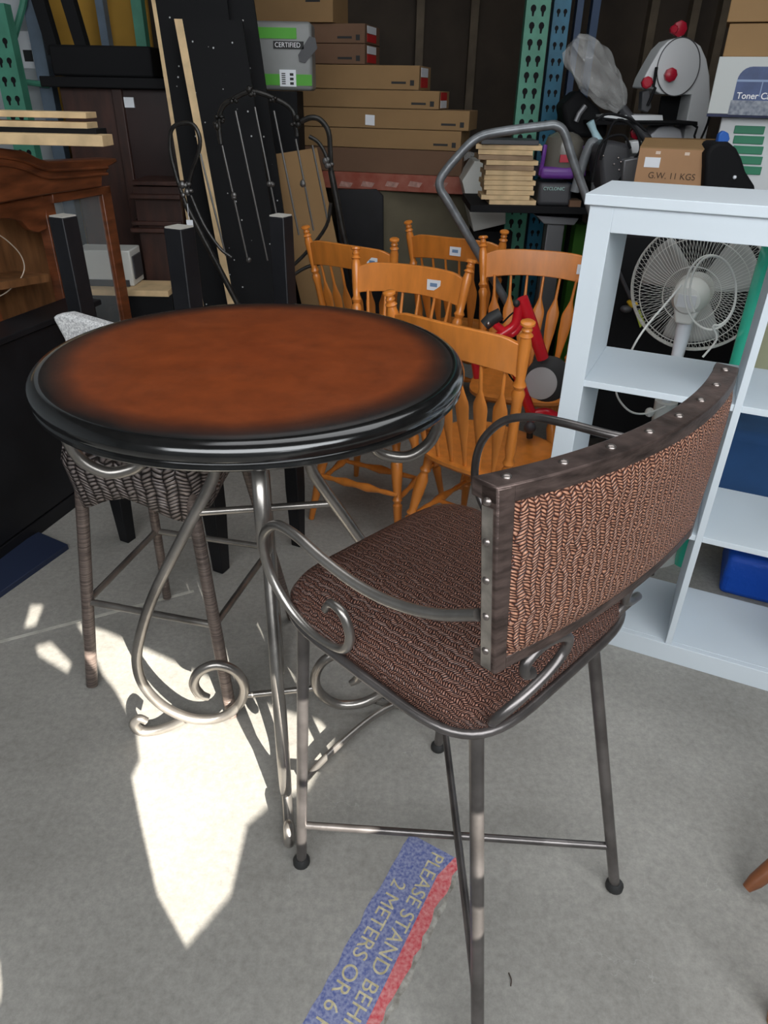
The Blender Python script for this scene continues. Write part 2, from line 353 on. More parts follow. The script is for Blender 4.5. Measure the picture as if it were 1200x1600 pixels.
# paler slab beyond the joint, and the joint itself
j0 = atz(0, 1005); j1 = atz(190, 955); jd = (j1-j0).normalized(); jn = Vector((-jd.y, jd.x, 0))
a = j0-jd*1.6; b = j0+jd*.62
tag(link('trim_1', MB().prism([a, b, b+jn*.013, a+jn*.013], (0, 0, .0015)), M_joint), kind='structure')
a2 = a+jn*.013; b2 = j0+jd*.62+jn*.013
tag(link('wall_back', MB().box(-4.2, 4.5, 6.6, 6.7, 0, 4.2), M_ply), kind='structure')
tag(link('wall_left', MB().box(-4.2, -4.1, -1.6, 6.6, 0, 4.2), M_wallw), kind='structure')
tag(link('wall_right', MB().box(4.4, 4.5, -1.6, 6.6, 0, 4.2), M_ply), kind='structure')
tag(link('ceiling', MB().box(-4.2, 4.5, -1.6, 6.7, 4.2, 4.3), M_ply), kind='structure')
# pale side wall seen between the racks, top left
pa = at(-60, 250, 4.3); pb = at(88, 250, 4.3)
tag(link('wall_partition', MB().box(pa.x-.3, pb.x+.05, 4.3, 4.36, 0, 2.6), M_wallw), kind='structure')
k = 0
for u in (515, 655, 738, 1012, 1075, 1120):
    k += 1; p = at(u, 80, 6.5); tag(link('trim_%d' % (k+1), MB().box(p.x-.03, p.x+.03, 6.5, 6.6, 0, 4.2), M_stud), kind='structure')
# unseen gobo wall added behind the viewer, its gaps shaped to cast sun patches
GY = -1.3
holes = [
 [(0.549,1.547),(0.644,1.528),(0.867,1.45),(1.012,1.399),(1.085,1.369),(1.196,1.347),(1.211,1.319),(1.165,1.286),(1.066,1.231),(0.962,1.211),(0.877,1.179),(0.785,1.093),(0.658,1.037),(0.622,1.091),(0.62,1.176),(0.622,1.244),(0.654,1.27),(0.664,1.323),(0.631,1.394),(0.603,1.426),(0.581,1.489)],
 [(0.407,1.487),(0.46,1.498),(0.515,1.452),(0.496,1.429),(0.414,1.465)],
 [(0.406,1.59),(0.45,1.591),(0.414,1.536),(0.377,1.529)],
 [(0.194,1.033),(0.272,1.022),(0.276,.998),(0.27,.981),(0.196,.981)],
 [(1.157,1.42),(1.187,1.42),(1.187,1.56),(1.157,1.56)],
 [(.978,1.43),(1.012,1.42),(1.012,1.66),(.978,1.66)]]
def gobo_wall():
    cu = bpy.data.curves.new('w', 'CURVE'); cu.dimensions = '2D'; cu.fill_mode = 'BOTH'; cu.extrude = .004
    for pl in [[(-4.1,0),(4.4,0),(4.4,4.2),(-4.1,4.2)]]+holes:
        s = cu.splines.new('POLY'); s.points.add(len(pl)-1); s.use_cyclic_u = True
        for i, p in enumerate(pl): s.points[i].co = (p[0], p[1], 0, 1)
    o = bpy.data.objects.new('w', cu); C.objects.link(o); dg = bpy.context.evaluated_depsgraph_get()
    me = bpy.data.meshes.new_from_object(o.evaluated_get(dg)); mb = MB()
    mb.add([(v.co.x, GY+v.co.z, v.co.y) for v in me.vertices], [list(p.vertices) for p in me.polygons])
    bpy.data.objects.remove(o); return mb
tag(link('wall_sun_gobo', gobo_wall(), M_wallw), kind='structure')

# ------------------------------------------------------------------ round pub table
TC = Vector((-.273, 1.395, 0)); TZ = 1.067; TR = .432
tb = thing('pub_table', 'round bar-height table with russet top fading to a glossy black rim', 'table', TC)
def ring_lathe(prof, n=96):
    mb = MB(); P = []
    for k in range(n):
        a = 2*PI*k/n; P.append([TC+Vector((r*math.cos(a), r*math.sin(a), z)) for r, z in prof])
    mb.grid(P, True, True); return mb
top = MB(); n = 96; prof = [(.0001, TZ), (.15, TZ), (.28, TZ), (.36, TZ), (.396, TZ-.0005), (.405, TZ-.003), (.408, TZ-.006)]
link('tabletop', ring_lathe(prof), M_top, tb)
bprof = [(.404, TZ-.004), (.412, TZ-.0035), (.421, TZ-.006), (.4285, TZ-.013), (.4315, TZ-.021), (.4305, TZ-.029), (.4265, TZ-.036), (.4245, TZ-.038), (.4275, TZ-.041), (.428, TZ-.047), (.425, TZ-.051), (.418, TZ-.053), (.38, TZ-.055), (.001, TZ-.055)]
link('rim', ring_lathe(bprof), M_rim, tb, label='glossy black moulded rim')
leg_prof = [(.245,.857),(.258,.832),(.285,.816),(.334,.812),(.381,.846),(.398,.905),(.375,.965),(.31,1.000),(.22,1.005),(.145,.985),(.108,.93),(.102,.86),(.106,.80),(.135,.74),(.19,.645),(.284,.475),(.337,.345),(.357,.260),(.350,.175),(.308,.095),(.24,.042),(.165,.040),(.113,.085),(.095,.145),(.115,.205),(.16,.232),(.205,.215),(.225,.175),(.215,.135),(.192,.118)]
foot_prof = [(.265,.045),(.300,.026),(.345,.012),(.385,.016),(.398,.045),(.382,.064),(.364,.052)]
def radial(a, prof): return [TC+Vector((r*math.cos(a), r*math.sin(a), z)) for r, z in prof]
for ang in (-80, 10, 100, 189):
    a = math.radians(ang)
    l = link('leg', MB().tube(radial(a, leg_prof), [.0115]+[.0135]*(len(leg_prof)-2)+[.009], 12, sub=5), M_iron, tb)
    link('foot_scroll', MB().tube(radial(a, foot_prof), [.0125, .0125, .013, .0135, .0135, .012, .010], 12, sub=5), M_iron, l)
for zz, rr in ((.70, .15), (.115, .105)):
    for a0 in (10, 100):
        a = math.radians(a0); d = Vector((math.cos(a), math.sin(a), 0)); c = TC+Vector((0, 0, zz))
        link('crossbar', MB().tube([c-d*rr, c+d*rr], .0085, 10), M_iron, tb)
q = [atz(u, v, z_) for u, v, z_ in ((474,1222,.02),(500,1192,.028),(545,1150,.034),(590,1115,.036),(630,1096,.034),(672,1083,.03))]
link('foot_brace', MB().tube(q, .0095, 10, sub=4), M_iron, tb)
link('mounting_plate', MB().lathe(TC+Vector((0,0,1.000)), TC+Vector((0,0,1.013)), [(0,.16),(1,.16)], 32), M_iron2, tb)

# ------------------------------------------------------------------ bar chair in front
CA = math.radians(45.6)
ch = thing('bar_chair', 'tall metal bar chair with woven brown seat and curved back, nearest the viewer', 'chair', (.18, .95, 0), CA)
legs = [((-.232,.267),(-.206,.246),.715), ((-.250,-.262),(-.165,-.115),.715), ((.233,-.269),(.150,-.125),.715), ((.242,.265),(.235,.240),.715)]
for (fx, fy), (tx, ty), tz in legs:
    l = link('leg', MB().tube([(fx, fy, .012), (tx, ty, tz)], .0118, 14), M_iron2, ch)
    mb = MB(); mb.lathe((fx, fy, .0), (fx, fy, .024), [(0, .016), (.2, .0195), (.6, .0195), (1, .013)], 16); link('foot_glide', mb, M_rub, l)
def legpt(i, z): (fx, fy), (tx, ty), tz = legs[i]; t = z/tz; return Vector((fx+(tx-fx)*t, fy+(ty-fy)*t, z))
link('stretcher', MB().tube([legpt(0, .140), legpt(2, .140)], .0085, 10), M_iron2, ch)
link('stretcher', MB().tube([legpt(1, .157), legpt(3, .157)], .0085, 10), M_iron2, ch)
SC = Vector((.022, .080, 0)); SA, SB_ = .246, .236
def sup(a, e, sa, sb):
    c, s = math.cos(a), math.sin(a); return SC.x+sa*math.copysign(abs(c)**(2/e), c), SC.y+sb*math.copysign(abs(s)**(2/e), s)
def loop(z, grow, e=5, n=56): return [Vector((*sup(2*PI*k/n, e, SA+grow, SB_+grow), z)) for k in range(n)]
fr = link('seat_frame', MB().tube(loop(.722, .004), .0085, 10, closed=True), M_iron2, ch)
link('lower_frame_rod', MB().tube(loop(.708, -.012), .0075, 10, closed=True), M_iron2, fr)
P = []; n = 64
layers = [(.718, -.03), (.722, -.004), (.735, .002), (.752, .003), (.768, -.006), (.779, -.026), (.785, -.06), (.789, -.12), (.791, -.18), (.792, -.238)]
for k in range(n):
    P.append([Vector((*sup(2*PI*k/n, 5.5 if g > -.1 else 3.5, SA+g, SB_+g), z)) for z, g in layers])
mb = MB().grid(P, True, True); mb.add([P[k][0] for k in range(n)], [list(range(n))[::-1]])
link('seat', mb, M_seat, ch, uv=lambda c, nn: (c.x+max(0, .782-c.z)*(c.x-SC.x)/SA, c.y+max(0, .782-c.z)*(c.y-SC.y)/SB_), label='woven copper-brown cushioned seat')
# back
XL, XR, ZB, ZT = -.243, .358, .909, 1.165
def yo(x, z=1.0): return -.218+(.345+.235*(z-.91)/.25)*(x-.09)**2
def bx_(x, z): return x-.105*(ZT-z)/(ZT-ZB)*(x-XL)/(XR-XL)
def bv(x, dy, z): xx = bx_(x, z); return Vector((xx, yo(xx, z)+dy, z))
def bar(x0, x1, z0, z1, dy0, dy1, n=24, along='x'):
    mb = MB(); P = []
    for i in range(n+1):
        x = x0+(x1-x0)*i/n
        P.append([bv(x, dy0, z0), bv(x, dy1, z0), bv(x, dy1, z1), bv(x, dy0, z1), bv(x, dy0, z0)])
    mb.grid(P, False); mb.add([P[0][j] for j in range(4)], [(0, 1, 2, 3)]); mb.add([P[-1][j] for j in range(4)], [(3, 2, 1, 0)]); return mb
FW, FD = .023, .033
bf = link('back_frame', bar(XL, XR, ZT-FW, ZT, -.004, FD), M_frame, ch, bevel=.002)
link('bottom_rail', bar(XL, XR, ZB, ZB+.019, -.003, FD-.002), M_frame, bf, bevel=.002)
link('side_rail', bar(XL, XL+FW, ZB, ZT-.002, -.0045, .019, 3), M_frame, bf, bevel=.002)
link('side_strip', MB().prism([(XL-.0015, yo(XL, z_)+d_, z_) for z_, d_ in ((ZB+.004, .001), (ZT-.028, .001), (ZT-.028, .016), (ZB+.004, .016))], (.002, 0, 0)), M_strip, bf, label='silver edge strip')
link('side_rail', bar(XR-FW, XR, ZB, ZT-.002, -.0045, FD+.001, 3), M_frame, bf, bevel=.002)
P = []
for i in range(33):
    x = XL+.014+(XR-XL-.028)*i/32; row = []
    for j in range(13):
        z = ZB+.012+(ZT-ZB-.026)*j/12
        e = min(1, 4*min(i/32, 1-i/32)*3, 4*min(j/12, 1-j/12)*2); row.append(bv(x, -.010*math.sqrt(max(e, 0)), z))
    P.append(row)
mb = MB().grid(P)
P2 = [[Vector((p.x, yo(p.x, p.z)+.022+(.010 if 0 < i < 32 and 0 < j < 12 else 0), p.z)) for j, p in enumerate(r)] for i, r in enumerate(P)]; mb.grid(P2)
link('backrest', mb, M_back, ch, uv=lambda c, nn: (c.x, c.z*.95), label='curved woven copper-brown back panel')
for x in [XL+.028+i*(XR-XL-.056)/7 for i in range(8)]: link('nail', MB().ball((x, yo(x, ZT)+.015, ZT), .0066, 10, .55), M_nail, ch)
for i in range(5):
    z = ZB+.03+i*.051
    for x, sg_ in ((XL-.001, -1), (XR+.001, 1)):
        p = bv(x, .009, z); link('nail', MB().lathe(p-Vector((.002*sg_, 0, 0)), p+Vector((.004*sg_, 0, 0)), [(0, .0058), (.5, .0054), (.85, .0035), (1, .0005)], 10), M_nail, ch)

arm_l = [(-.150,.985,-.243),(-.09,.952,-.246),(-.02,.930,-.249),(.057,.922,-.252),(.144,.926,-.252),(.215,.936,-.251),(.270,.930,-.250),(.309,.897,-.249),(.322,.852,-.246),(.306,.798,-.242),(.262,.755,-.237),(.205,.734,-.232),(.150,.737,-.230),(.113,.757,-.233),(.098,.794,-.236),(.112,.830,-.238),(.142,.836,-.239),(.158,.815,-.239)]
pts = [Vector((x+.008*max(0, y)/.3, y-.016*max(0, y)/.3, z)) for y, z, x in arm_l]
link('armrest', MB().tube(pts, [.0085]*(len(pts)-3)+[.008, .0075, .007], 12, sub=5, flat=1.0), M_iron, ch)
arm_r = [(-.165,.985,.355),(-.11,.99,.345),(-.05,1.003,.325),(.005,1.005,.31),(.087,1.003,.30),(.158,.991,.298),(.217,.961,.298),(.26,.903,.298),(.27,.839,.296),(.253,.790,.290),(.21,.745,.284),(.16,.735,.28),(.115,.76,.282),(.105,.795,.284),(.118,.825,.285),(.145,.83,.285)]
pts = [Vector((x, y, z)) for y, z, x in arm_r]
link('armrest', MB().tube(pts, .0085, 12, sub=5), M_iron2, ch)
# scroll brackets that carry the back
def scroll(side):
    q = [(-.135,.722,-.150),(-.160,.770,-.190),(-.178,.803,-.170),(-.188,.828,-.115),(-.192,.852,-.083),(-.195,.880,-.083),(-.194,.900,-.115),(-.192,.905,-.155),(-.190,.892,-.180),(-.190,.872,-.178),(-.190,.864,-.162)]
    return [Vector((x if side < 0 else .01-x, y, z)) for y, z, x in q]
for s_ in (-1, 1):
    q = scroll(s_); link('scroll_bracket', MB().tube(q, [.008]*(len(q)-2)+[.007, .009], 12, sub=5), M_iron2, ch)

# ------------------------------------------------------------------ wicker bar stool
ST = Vector((-.575, 1.672, 0))
st = thing('wicker_stool', 'grey-brown wicker bar stool with wrapped legs, half under the round table', 'stool', ST)
feet = [(-.855, 1.512), (-.418, 1.403), (-.749, 1.937), (-.300, 1.838)]
tops = [(-.760, 1.560), (-.480, 1.500), (-.705, 1.845), (-.425, 1.785)]
for i in range(4):
    a = Vector((*feet[i], 0)); b = Vector((*tops[i], .74))
    link('leg', MB().tube([a+(b-a)*.012, b], .0165 if i < 2 else .0145, 14), M_wrap, st)
def sp(i, z): return Vector((*feet[i], 0)).lerp(Vector((*tops[i], .74)), z/.74)
for i, j_ in ((0, 1), (0, 2), (1, 3), (2, 3)): link('stretcher', MB().tube([sp(i, .305), sp(j_, .305)], .0095, 10), M_iron, st)
P = []; n = 72; cx, cy = -.595, 1.672
ux = Vector((.937, -.20, 0)).normalized(); uy = Vector((.21, .95, 0)).normalized()
for k in range(n):
    a = 2*PI*k/n; c, s = math.cos(a), math.sin(a); e = 3.6
    x = math.copysign(abs(c)**(2/e), c); y = math.copysign(abs(s)**(2/e), s)
    corner = abs(x*y)**1.6; low = .665-.115*corner
    row = []
    for z, g in ((.772, .175), (.762, .196), (.735, .203), (.70, .198), ((low+.70)/2, .192), (low, .186)): row.append(Vector((cx, cy, z))+ux*x*g+uy*y*g)
    P.append(row)
mb = MB().grid(P, True, True)
link('woven_apron', mb, M_wick, st, solid=.008, uv=lambda c, nn: (math.atan2(c.y-cy, c.x-cx)*.2, c.z))
link('seat', MB().lathe((cx, cy, .755), (cx, cy, .815), [(0, .17), (.3, .186), (.75, .182), (.95, .165), (1, .12)], 40), mat('taupe_leather', (.36, .30, .27), .35), st, label='round taupe padded seat')
# low back of the stool, its grey corner showing past the table
q = [at(78, 494, 2.02), at(100, 491, 2.02), at(162, 509, 2.02), at(215, 515, 2.02), at(220, 600, 2.02), at(118, 600, 2.02), at(98, 530, 2.02)]
link('backrest', MB().prism(q, (.02, .045, 0)), M_fab, st, bevel=.012, seg=3, label='grey speckled fabric back rest')
for p in ((.0, 0), (.26, -.02)):
    b = Vector((-.86+p[0], 2.03+p[1]*.2, .90)); t = Vector((-.70+p[0]*.9, 1.86, .70)); link('back_support', MB().tube([b, t], .010, 8), M_iron, st)

# ------------------------------------------------------------------ white bookcase
BK = Vector((.4886, 1.864, 0)); BA = math.radians(-24.73)
bk = thing('bookcase', 'tall white open-backed bookcase with two columns of shelves', 'bookcase', BK, BA)
W, D, H = .895, .347, 1.3285; sw = .0577
def bb(name, *a, bev=.0012): return link(name, MB().box(*a), M_white, bk, bevel=bev)
bb('top_panel', -.013, W+.013, -.013, D, 1.3035, H, bev=.002)
for x0, x1 in ((0, sw), (W-sw, W)):
    bb('front_stile', x0, x1, 0, .02, 0, 1.3035)
bb('top_rail', sw, W-sw, 0, .02, 1.243, 1.3033)
bb('side_panel', .040, .056, .02, D, 0, 1.3033); bb('side_panel', W-.056, W-.040, .02, D, 0, 1.3033)
bb('divider', .438, .456, .001, D-.002, .067, 1.243)
bb('bottom_rail', sw, W-sw, 0, .02, 0, .067)
bb('shelf', .056, W-.056, .02, D, .050, .0672)
for x0, x1 in ((.056, .438), (.456, W-.056)):
    for z in (.862, .466): bb('shelf', x0, x1, .004, D-.001, z-.018, z)
bb('rear_rail', .056, W-.056, D-.012, D, 1.27, 1.3033)

# ------------------------------------------------------------------ maple chairs
def turned(n_, amp, ends=(.8, .8), base=.013):
    pr = []
    for i in range(33):
        t = i/32; r = base*(ends[0]+(1-ends[0])*math.sin(PI*t)**.6); 
        for c, wd in ((.16, .02), (.22, .016), (.76, .02), (.83, .016)):
            r += amp*math.exp(-((t-c)/wd)**2)
            r -= amp*.5*math.exp(-((t-c-.035)/.014)**2)
        pr.append((t, r))
    return pr
def make_windsor(name, label, loc, rz):
    t = thing(name, label, 'chair', loc, rz, 'maple dining chairs behind the round table')
    P = []; n = 40
    for k in range(n):
        a = 2*PI*k/n; c, s = math.cos(a), math.sin(a); e = 3.2
        x = .215*math.copysign(abs(c)**(2/e), c)*(1.0+.06*math.copysign(1, s)*abs(s)); y = .205*math.copysign(abs(s)**(2/e), s)
        P.append([Vector((x*.2, y*.2, .437)), Vector((x*.75, y*.75, .440)), Vector((x*.93, y*.93, .447)), Vector((x, y, .443)), Vector((x, y, .430)), Vector((x*.92, y*.92, .415)), Vector((x*.1, y*.1, .412))])
    mb = MB().grid(P, True, True); mb.add([r[0] for r in P], [list(range(n))]); mb.add([r[-1] for r in P], [list(range(n))[::-1]])
    link('seat', mb, M_oak, t)
    for sx in (-1, 1):
        for fx, fy, tx, ty in ((.20, .21, .14, .13), (.215, -.215, .15, -.13)):
            pr = [(0, .011), (.12, .0135), (.30, .017), (.36, .019), (.38, .013), (.41, .020), (.44, .014), (.60, .021), (.74, .023), (.80, .014), (.83, .021), (.86, .014), (.93, .018), (1, .014)]
            link('leg', MB().lathe((fx*sx, fy, 0), (tx*sx, ty, .425), pr, 14), M_oak, t)
        link('side_stretcher', MB().lathe((.178*sx, -.18, .17), (.172*sx, .175, .17), [(0, .008), (.2, .011), (.3, .009), (.5, .018), (.7, .009), (.8, .011), (1, .008)], 12), M_oak, t)
        pr = [(0, .013), (.06, .015), (.10, .020), (.125, .013), (.15, .020), (.18, .013), (.24, .0185), (.40, .016), (.55, .0165), (.60, .021), (.625, .014), (.65, .021), (.675, .014), (.74, .0165), (.88, .019), (.915, .014), (.925, .020), (.94, .012), (.955, .016), (.965, .012), (.975, .012), (.982, .021), (.993, .021), (1, .015)]
        link('back_post', MB().lathe((.185*sx, -.175, .43), (.245*sx, -.275, 1.0), pr, 14), M_oak, t)
    link('cross_stretcher', MB().lathe((-.172, -.03, .17), (.172, -.03, .17), [(0, .008), (.2, .011), (.3, .009), (.5, .019), (.7, .009), (.8, .011), (1, .008)], 12), M_oak, t)
    link('front_stretcher', MB().lathe((-.18, .185, .20), (.18, .185, .20), [(0, .008), (.15, .011), (.22, .009), (.36, .018), (.5, .012), (.64, .018), (.78, .009), (.85, .011), (1, .008)], 12), M_oak, t)
    # crest rail
    P = []
    for i in range(25):
        s = -1+2*i/24; x = s*.228; top = .938+.012*(1-abs(s)**3)-.022*max(0, abs(s)-.8)*5*.5; bot = .828+.018*(1-abs(s)**2.2)-.012*(abs(s) > .97)
        def yy(z): return -.175-.100*(z-.43)/.57
        bow = -.032*(1-s*s)
        P.append([Vector((x, yy(bot)+bow-.010, bot)), Vector((x, yy(bot)+bow+.010, bot)), Vector((x, yy(top)+bow+.009, top)), Vector((x, yy(top)+bow-.009, top)), Vector((x, yy(bot)+bow-.010, bot))])
    mb = MB().grid(P, False); mb.add(P[0][:4], [(0, 1, 2, 3)]); mb.add(P[-1][:4], [(3, 2, 1, 0)])
    link('crest_rail', mb, M_oak, t, bevel=.003)
    for i in range(6):
        s = (i-2.5)/2.5; xa, xb = s*.135, s*.178; a = Vector((xa, -.178, .43)); b = Vector((xb, -.252-.029*(1-s*s), .845))
        mb = MB(); P = []
        for tt, w_, th in ((0, .0065, .006), (.10, .008, .006), (.30, .015, .005), (.46, .0225, .0045), (.62, .0265, .0045), (.66, .025, .0045), (.73, .014, .005), (.79, .0068, .006), (1, .0055, .006)):
            c = a.lerp(b, tt); P.append([c+Vector((w_*math.cos(q), th*math.sin(q), 0)) for q in [2*PI*z/10 for z in range(10)]+[0]])
        mb.grid(P); link('arrow_spindle', mb, M_oak, t)
    return t
def place(fl, fr, z=1.0, away=True):
    """root and turn of a chair whose two finials stand on these sight lines"""
    a = atz(*fl, z); b = atz(*fr, z) if isinstance(fr, tuple) else fr; d = (b-a); d.z = 0; d.normalize(); mid = (a+b)/2; nrm = Vector((-d.y, d.x, 0))
    if not away: nrm = -nrm
    r = mid+nrm*.275; r.z = 0; return r, math.atan2(nrm.y, nrm.x)-PI/2
spots = [
 ((558, 385), (735, 405), False, 'maple chair with price sticker on its rail, facing the round table', 1.0),
 ((472, 352), (622, 373), True, 'maple chair leftmost of the group, beside the iron headboard', 1.0),
 ((638, 345), (788, 360), True, 'maple chair furthest back, its rail behind the bent grey handle', 1.0),
 ((755, 368), None, False, 'maple chair with its right end hidden by the white bookcase', 1.0),
 ((601, 453), (834, 503), True, 'nearest maple chair, its back right of the round tabletop', 1.0)]
first = None
for fl, fr, away, lab, z in spots:
    if fr is None: a = atz(*fl, z); r, rz = place(fl, a+Vector((.975, -.22, 0)), z, away); d = Vector((.975, -.22, 0)).normalized(); r = a+d*.245-Vector((-d.y, d.x, 0))*.275; r.z = 0; rz = math.atan2(-d.x, d.y)-PI/2
    elif fl is None:
        b = atz(*fr, z); d = Vector((1, -.02, 0)).normalized(); nrm = Vector((-d.y, d.x, 0)); r = b-d*.245+nrm*.275; r.z = 0; rz = math.atan2(nrm.y, nrm.x)-PI/2
    else: r, rz = place(fl, fr, z, away)
    if first is None: first = make_windsor('dining_chair', lab, r, rz)
    else: dup(first, r, rz, lab)
def sticker(u, v, Y, w_=.045, h_=.032, label='small white price sticker', tilt=0, name='price_sticker', n=None):
    p = at(u, v, Y)
    o = thing(name, label, 'sticker', p)
    link('paper', MB().box(p.x-w_/2, p.x+w_/2, p.y-.002, p.y, p.z-h_/2, p.z+h_/2, ), M_label, o)
    link('print', MB().box(p.x-w_*.28, p.x+w_*.28, p.y-.0026, p.y-.002, p.z-h_*.12, p.z+h_*.18), M_ink, o)
    o.rotation_euler = (0, 0, 0); return o
# price stickers are stuck to the chairs
chairs = [o for o in C.objects if o.name.startswith('dining_chair') and o.get('label')]
def chair_sticker(root, x, side, z=.89):
    s = x/.228; y = -.175-.1*(z-.43)/.57-.032*(1-s*s)+side*.0125
    a = link('price_sticker', MB().box(x-.028, x+.028, y-.001, y+.001, z-.020, z+.020), M_label, root, label='white price sticker')
    link('print', MB().box(x-.015, x+.015, y-.0016 if side < 0 else y, y if side < 0 else y+.0016, z-.006, z+.008), M_ink, a)
chair_sticker(chairs[0], -.10, 1); chair_sticker(chairs[1], .14, -1); chair_sticker(chairs[2], .02, -1); chair_sticker(chairs[3], -.20, 1)

# ------------------------------------------------------------------ taped floor sign
so_ = atz(640, 1305); R_ = Vector((-.47, -.883, 0)).normalized(); U_ = Vector((.883, -.47, 0)).normalized()
def sgn(s, t, z=0): return Vector((so_.x, so_.y, z))+R_*s+U_*t
sg = thing('floor_sign', 'worn blue and red distancing sign taped flat to the concrete floor', 'sign', (so_.x, so_.y, 0))
random.seed(3)
Lft = [(-.004, .002)]+[(s, .000+random.uniform(-.0035, .0035)-.0*s) for s in [i*.03 for i in range(1, 17)]]
edge = [(s, .128+random.uniform(-.004, .004)+.001) for s in [.0+i*.022 for i in range(0, 23)]]
lo = [(s, .100+.018*s+(.0 if s > .02 else .018)) for s in [i*.06 for i in range(0, 9)]]
blue = [sgn(*p) for p in Lft]+[sgn(.50, .112)]+[sgn(s, t) for s, t in reversed(lo)]
link('blue_band', MB().prism(blue, (0, 0, .0012)), mat('worn_blue_vinyl', (.085, .11, .30), .5, scale=150, col2=(.30, .32, .46)), sg)
red = [sgn(s, t) for s, t in lo]+[sgn(.50, .112), sgn(.50, .14)]+[sgn(s, t+random.uniform(-.006, .007)) for s, t in reversed(edge)]
link('red_band', MB().prism(red, (0, 0, .0012)), mat('worn_red_vinyl', (.55, .06, .08), .5, scale=120, col2=(.66, .28, .27)), sg)
wear = [sgn(.0, .118)]+[sgn(s, .132+random.uniform(-.005, .006)) for s in [i*.02 for i in range(1, 25)]]+[sgn(s, .143+random.uniform(-.004, .006)) for s in [i*.02 for i in range(24, 0, -1)]]
link('torn_edge', MB().prism(wear, (0, 0, .0007)), mat('dirty_tape', (.15, .135, .11), .8, scale=50, col2=(.45, .43, .39)), sg)
for body, s, t in (('PLEASE STAND BEHIND', .010, .066), ('2 METERS OR 6 FEET', .112, .018)):
    o_ = sgn(s, t, .0016); link('lettering', text_mb(body, .046, frameM(o_, R_, U_), .0003, 0, .98), M_txt_y, sg, label='yellow capitals reading '+body.lower())

# ------------------------------------------------------------------ black stand of tall posts behind the table
pf = [atz(200, 843), atz(346, 890), atz(466, 850)]
bs = thing('post_stand', 'black corner stand of three tall square posts behind the round table', 'stand', (-.75, 2.25, 0))
dirs = (pf[1]-pf[0]).normalized(); ang_ = math.atan2(dirs.y, dirs.x)
for p, hgt, w_ in zip(pf, (1.185, 1.19, 1.20), (.030, .031, .027)):
    M = Matrix.Translation((p.x, p.y, 0)) @ Matrix.Rotation(ang_, 4, 'Z')
    mb = MB(); mb.add([M @ Vector(q) for q in ((-w_*.72,-w_*.72,0),(w_*.72,-w_*.72,0),(w_*.72,w_*.72,0),(-w_*.72,w_*.72,0),(-w_,-w_,.25),(w_,-w_,.25),(w_,w_,.25),(-w_,w_,.25),(-w_,-w_,hgt),(w_,-w_,hgt),(w_,w_,hgt),(-w_,w_,hgt))],
        [(0,3,2,1),(0,1,5,4),(1,2,6,5),(2,3,7,6),(3,0,4,7),(4,5,9,8),(5,6,10,9),(6,7,11,10),(7,4,8,11),(8,9,10,11)])
    l = link('post', mb, M_black, bs, bevel=.003)
    link('end_cap', MB().box(-w_*.9, w_*.9, -w_*.9, w_*.9, hgt, hgt+.004, M), mat('bare_post_end', (.42, .40, .36), .7), l, label='bare grey post end')
for a_, b_ in ((0, 1), (1, 2)):
    a = pf[a_]; b = pf[b_]; d = (b-a).normalized(); nrm = Vector((-d.y, d.x, 0))*.01; q = [a-nrm, b-nrm, b+nrm, a+nrm]
    for z0, z1 in ((.52, .80),): link('panel', MB().prism([(p.x, p.y, z0) for p in q], (0, 0, z1-z0)), M_black, bs)

# ------------------------------------------------------------------ black dresser and cherry display cabinet, left
D0 = Vector((-1.363, 2.315, 0)); DV = Vector((.26, .966, 0)).normalized(); DN = Vector((DV.y, -DV.x, 0))
def dp(s, off, z): return D0+DV*s+DN*off+Vector((0, 0, z))
def dbox(s0, s1, o0, o1, z0, z1, mb=None):
    mb = mb or MB(); return mb.prism([dp(s0, o0, z0), dp(s1, o0, z0), dp(s1, o1, z0), dp(s0, o1, z0)], (0, 0, z1-z0))
dr = thing('dresser', 'low black dresser at the left edge, cherry cabinet rising behind it', 'dresser', (D0.x, D0.y, 0))
link('body', dbox(-1.3, .62, -.14, -.012, .05, .752), M_black, dr, bevel=.003)
link('top', dbox(-1.32, .64, -.145, .008, .752, .774), M_black, dr, bevel=.003)
link('plinth', dbox(-1.3, .62, -.13, -.002, 0, .06), M_black, dr, bevel=.002)
link('side_panel', dbox(-1.29, .61, -.012, -.003, .068, .748), M_black, dr, bevel=.002)
link('barcode_tag', MB().prism([dp(.47, -.003, .055), dp(.505, -.003, .055), dp(.505, -.003, .095), dp(.47, -.003, .095)], DN*.004), M_label, dr, label='tiny white tag')
q = [atz(62, 838), atz(108, 858), atz(-70, 985), atz(-120, 950)]
tag(link('floor_board', MB().prism([p for p in q], (0, 0, .022)), mat('navy_board', (.012, .02, .05), .6), bevel=.002), 'flat navy board on the floor at the foot of the black dresser', 'board')
HO = -.17
def hp(u, v, off=HO): return atplane(u, v, D0+DN*off, DN)
def hprism(px, th=.03, off=HO, mb=None):
    mb = mb or MB(); return mb.prism([hp(u, v, off) for u, v in px], -DN*th)
hc = thing('display_cabinet', 'cherry wood display cabinet with arched cornice and glazed door, far left', 'cabinet', (hp(60, 400).x, hp(60, 400).y, 0))
link('cornice', hprism([(-60,232),(0,231),(40,236),(60,247),(75,252),(125,250),(182,247),(184,253),(168,262),(168,268),(160,275),(160,292),(70,305),(0,318),(-60,326)], .10, HO+.03), M_cherry, hc, bevel=.006)
mb = MB()
for dy_ in (0, 12):
    mb.tube([hp(u, v+dy_, HO+.034) for u, v in ((-60,246),(0,245),(38,252),(62,262),(90,266),(168,262-dy_*.2))], .006, 8, sub=4)
link('cornice_moulding', mb, M_cherry, hc)
link('arched_apron', hprism([(-60,318),(0,318),(66,305),(72,320),(74,358),(60,364),(45,358),(35,346),(15,342),(-60,342)], .025), M_cherry, hc, bevel=.004)
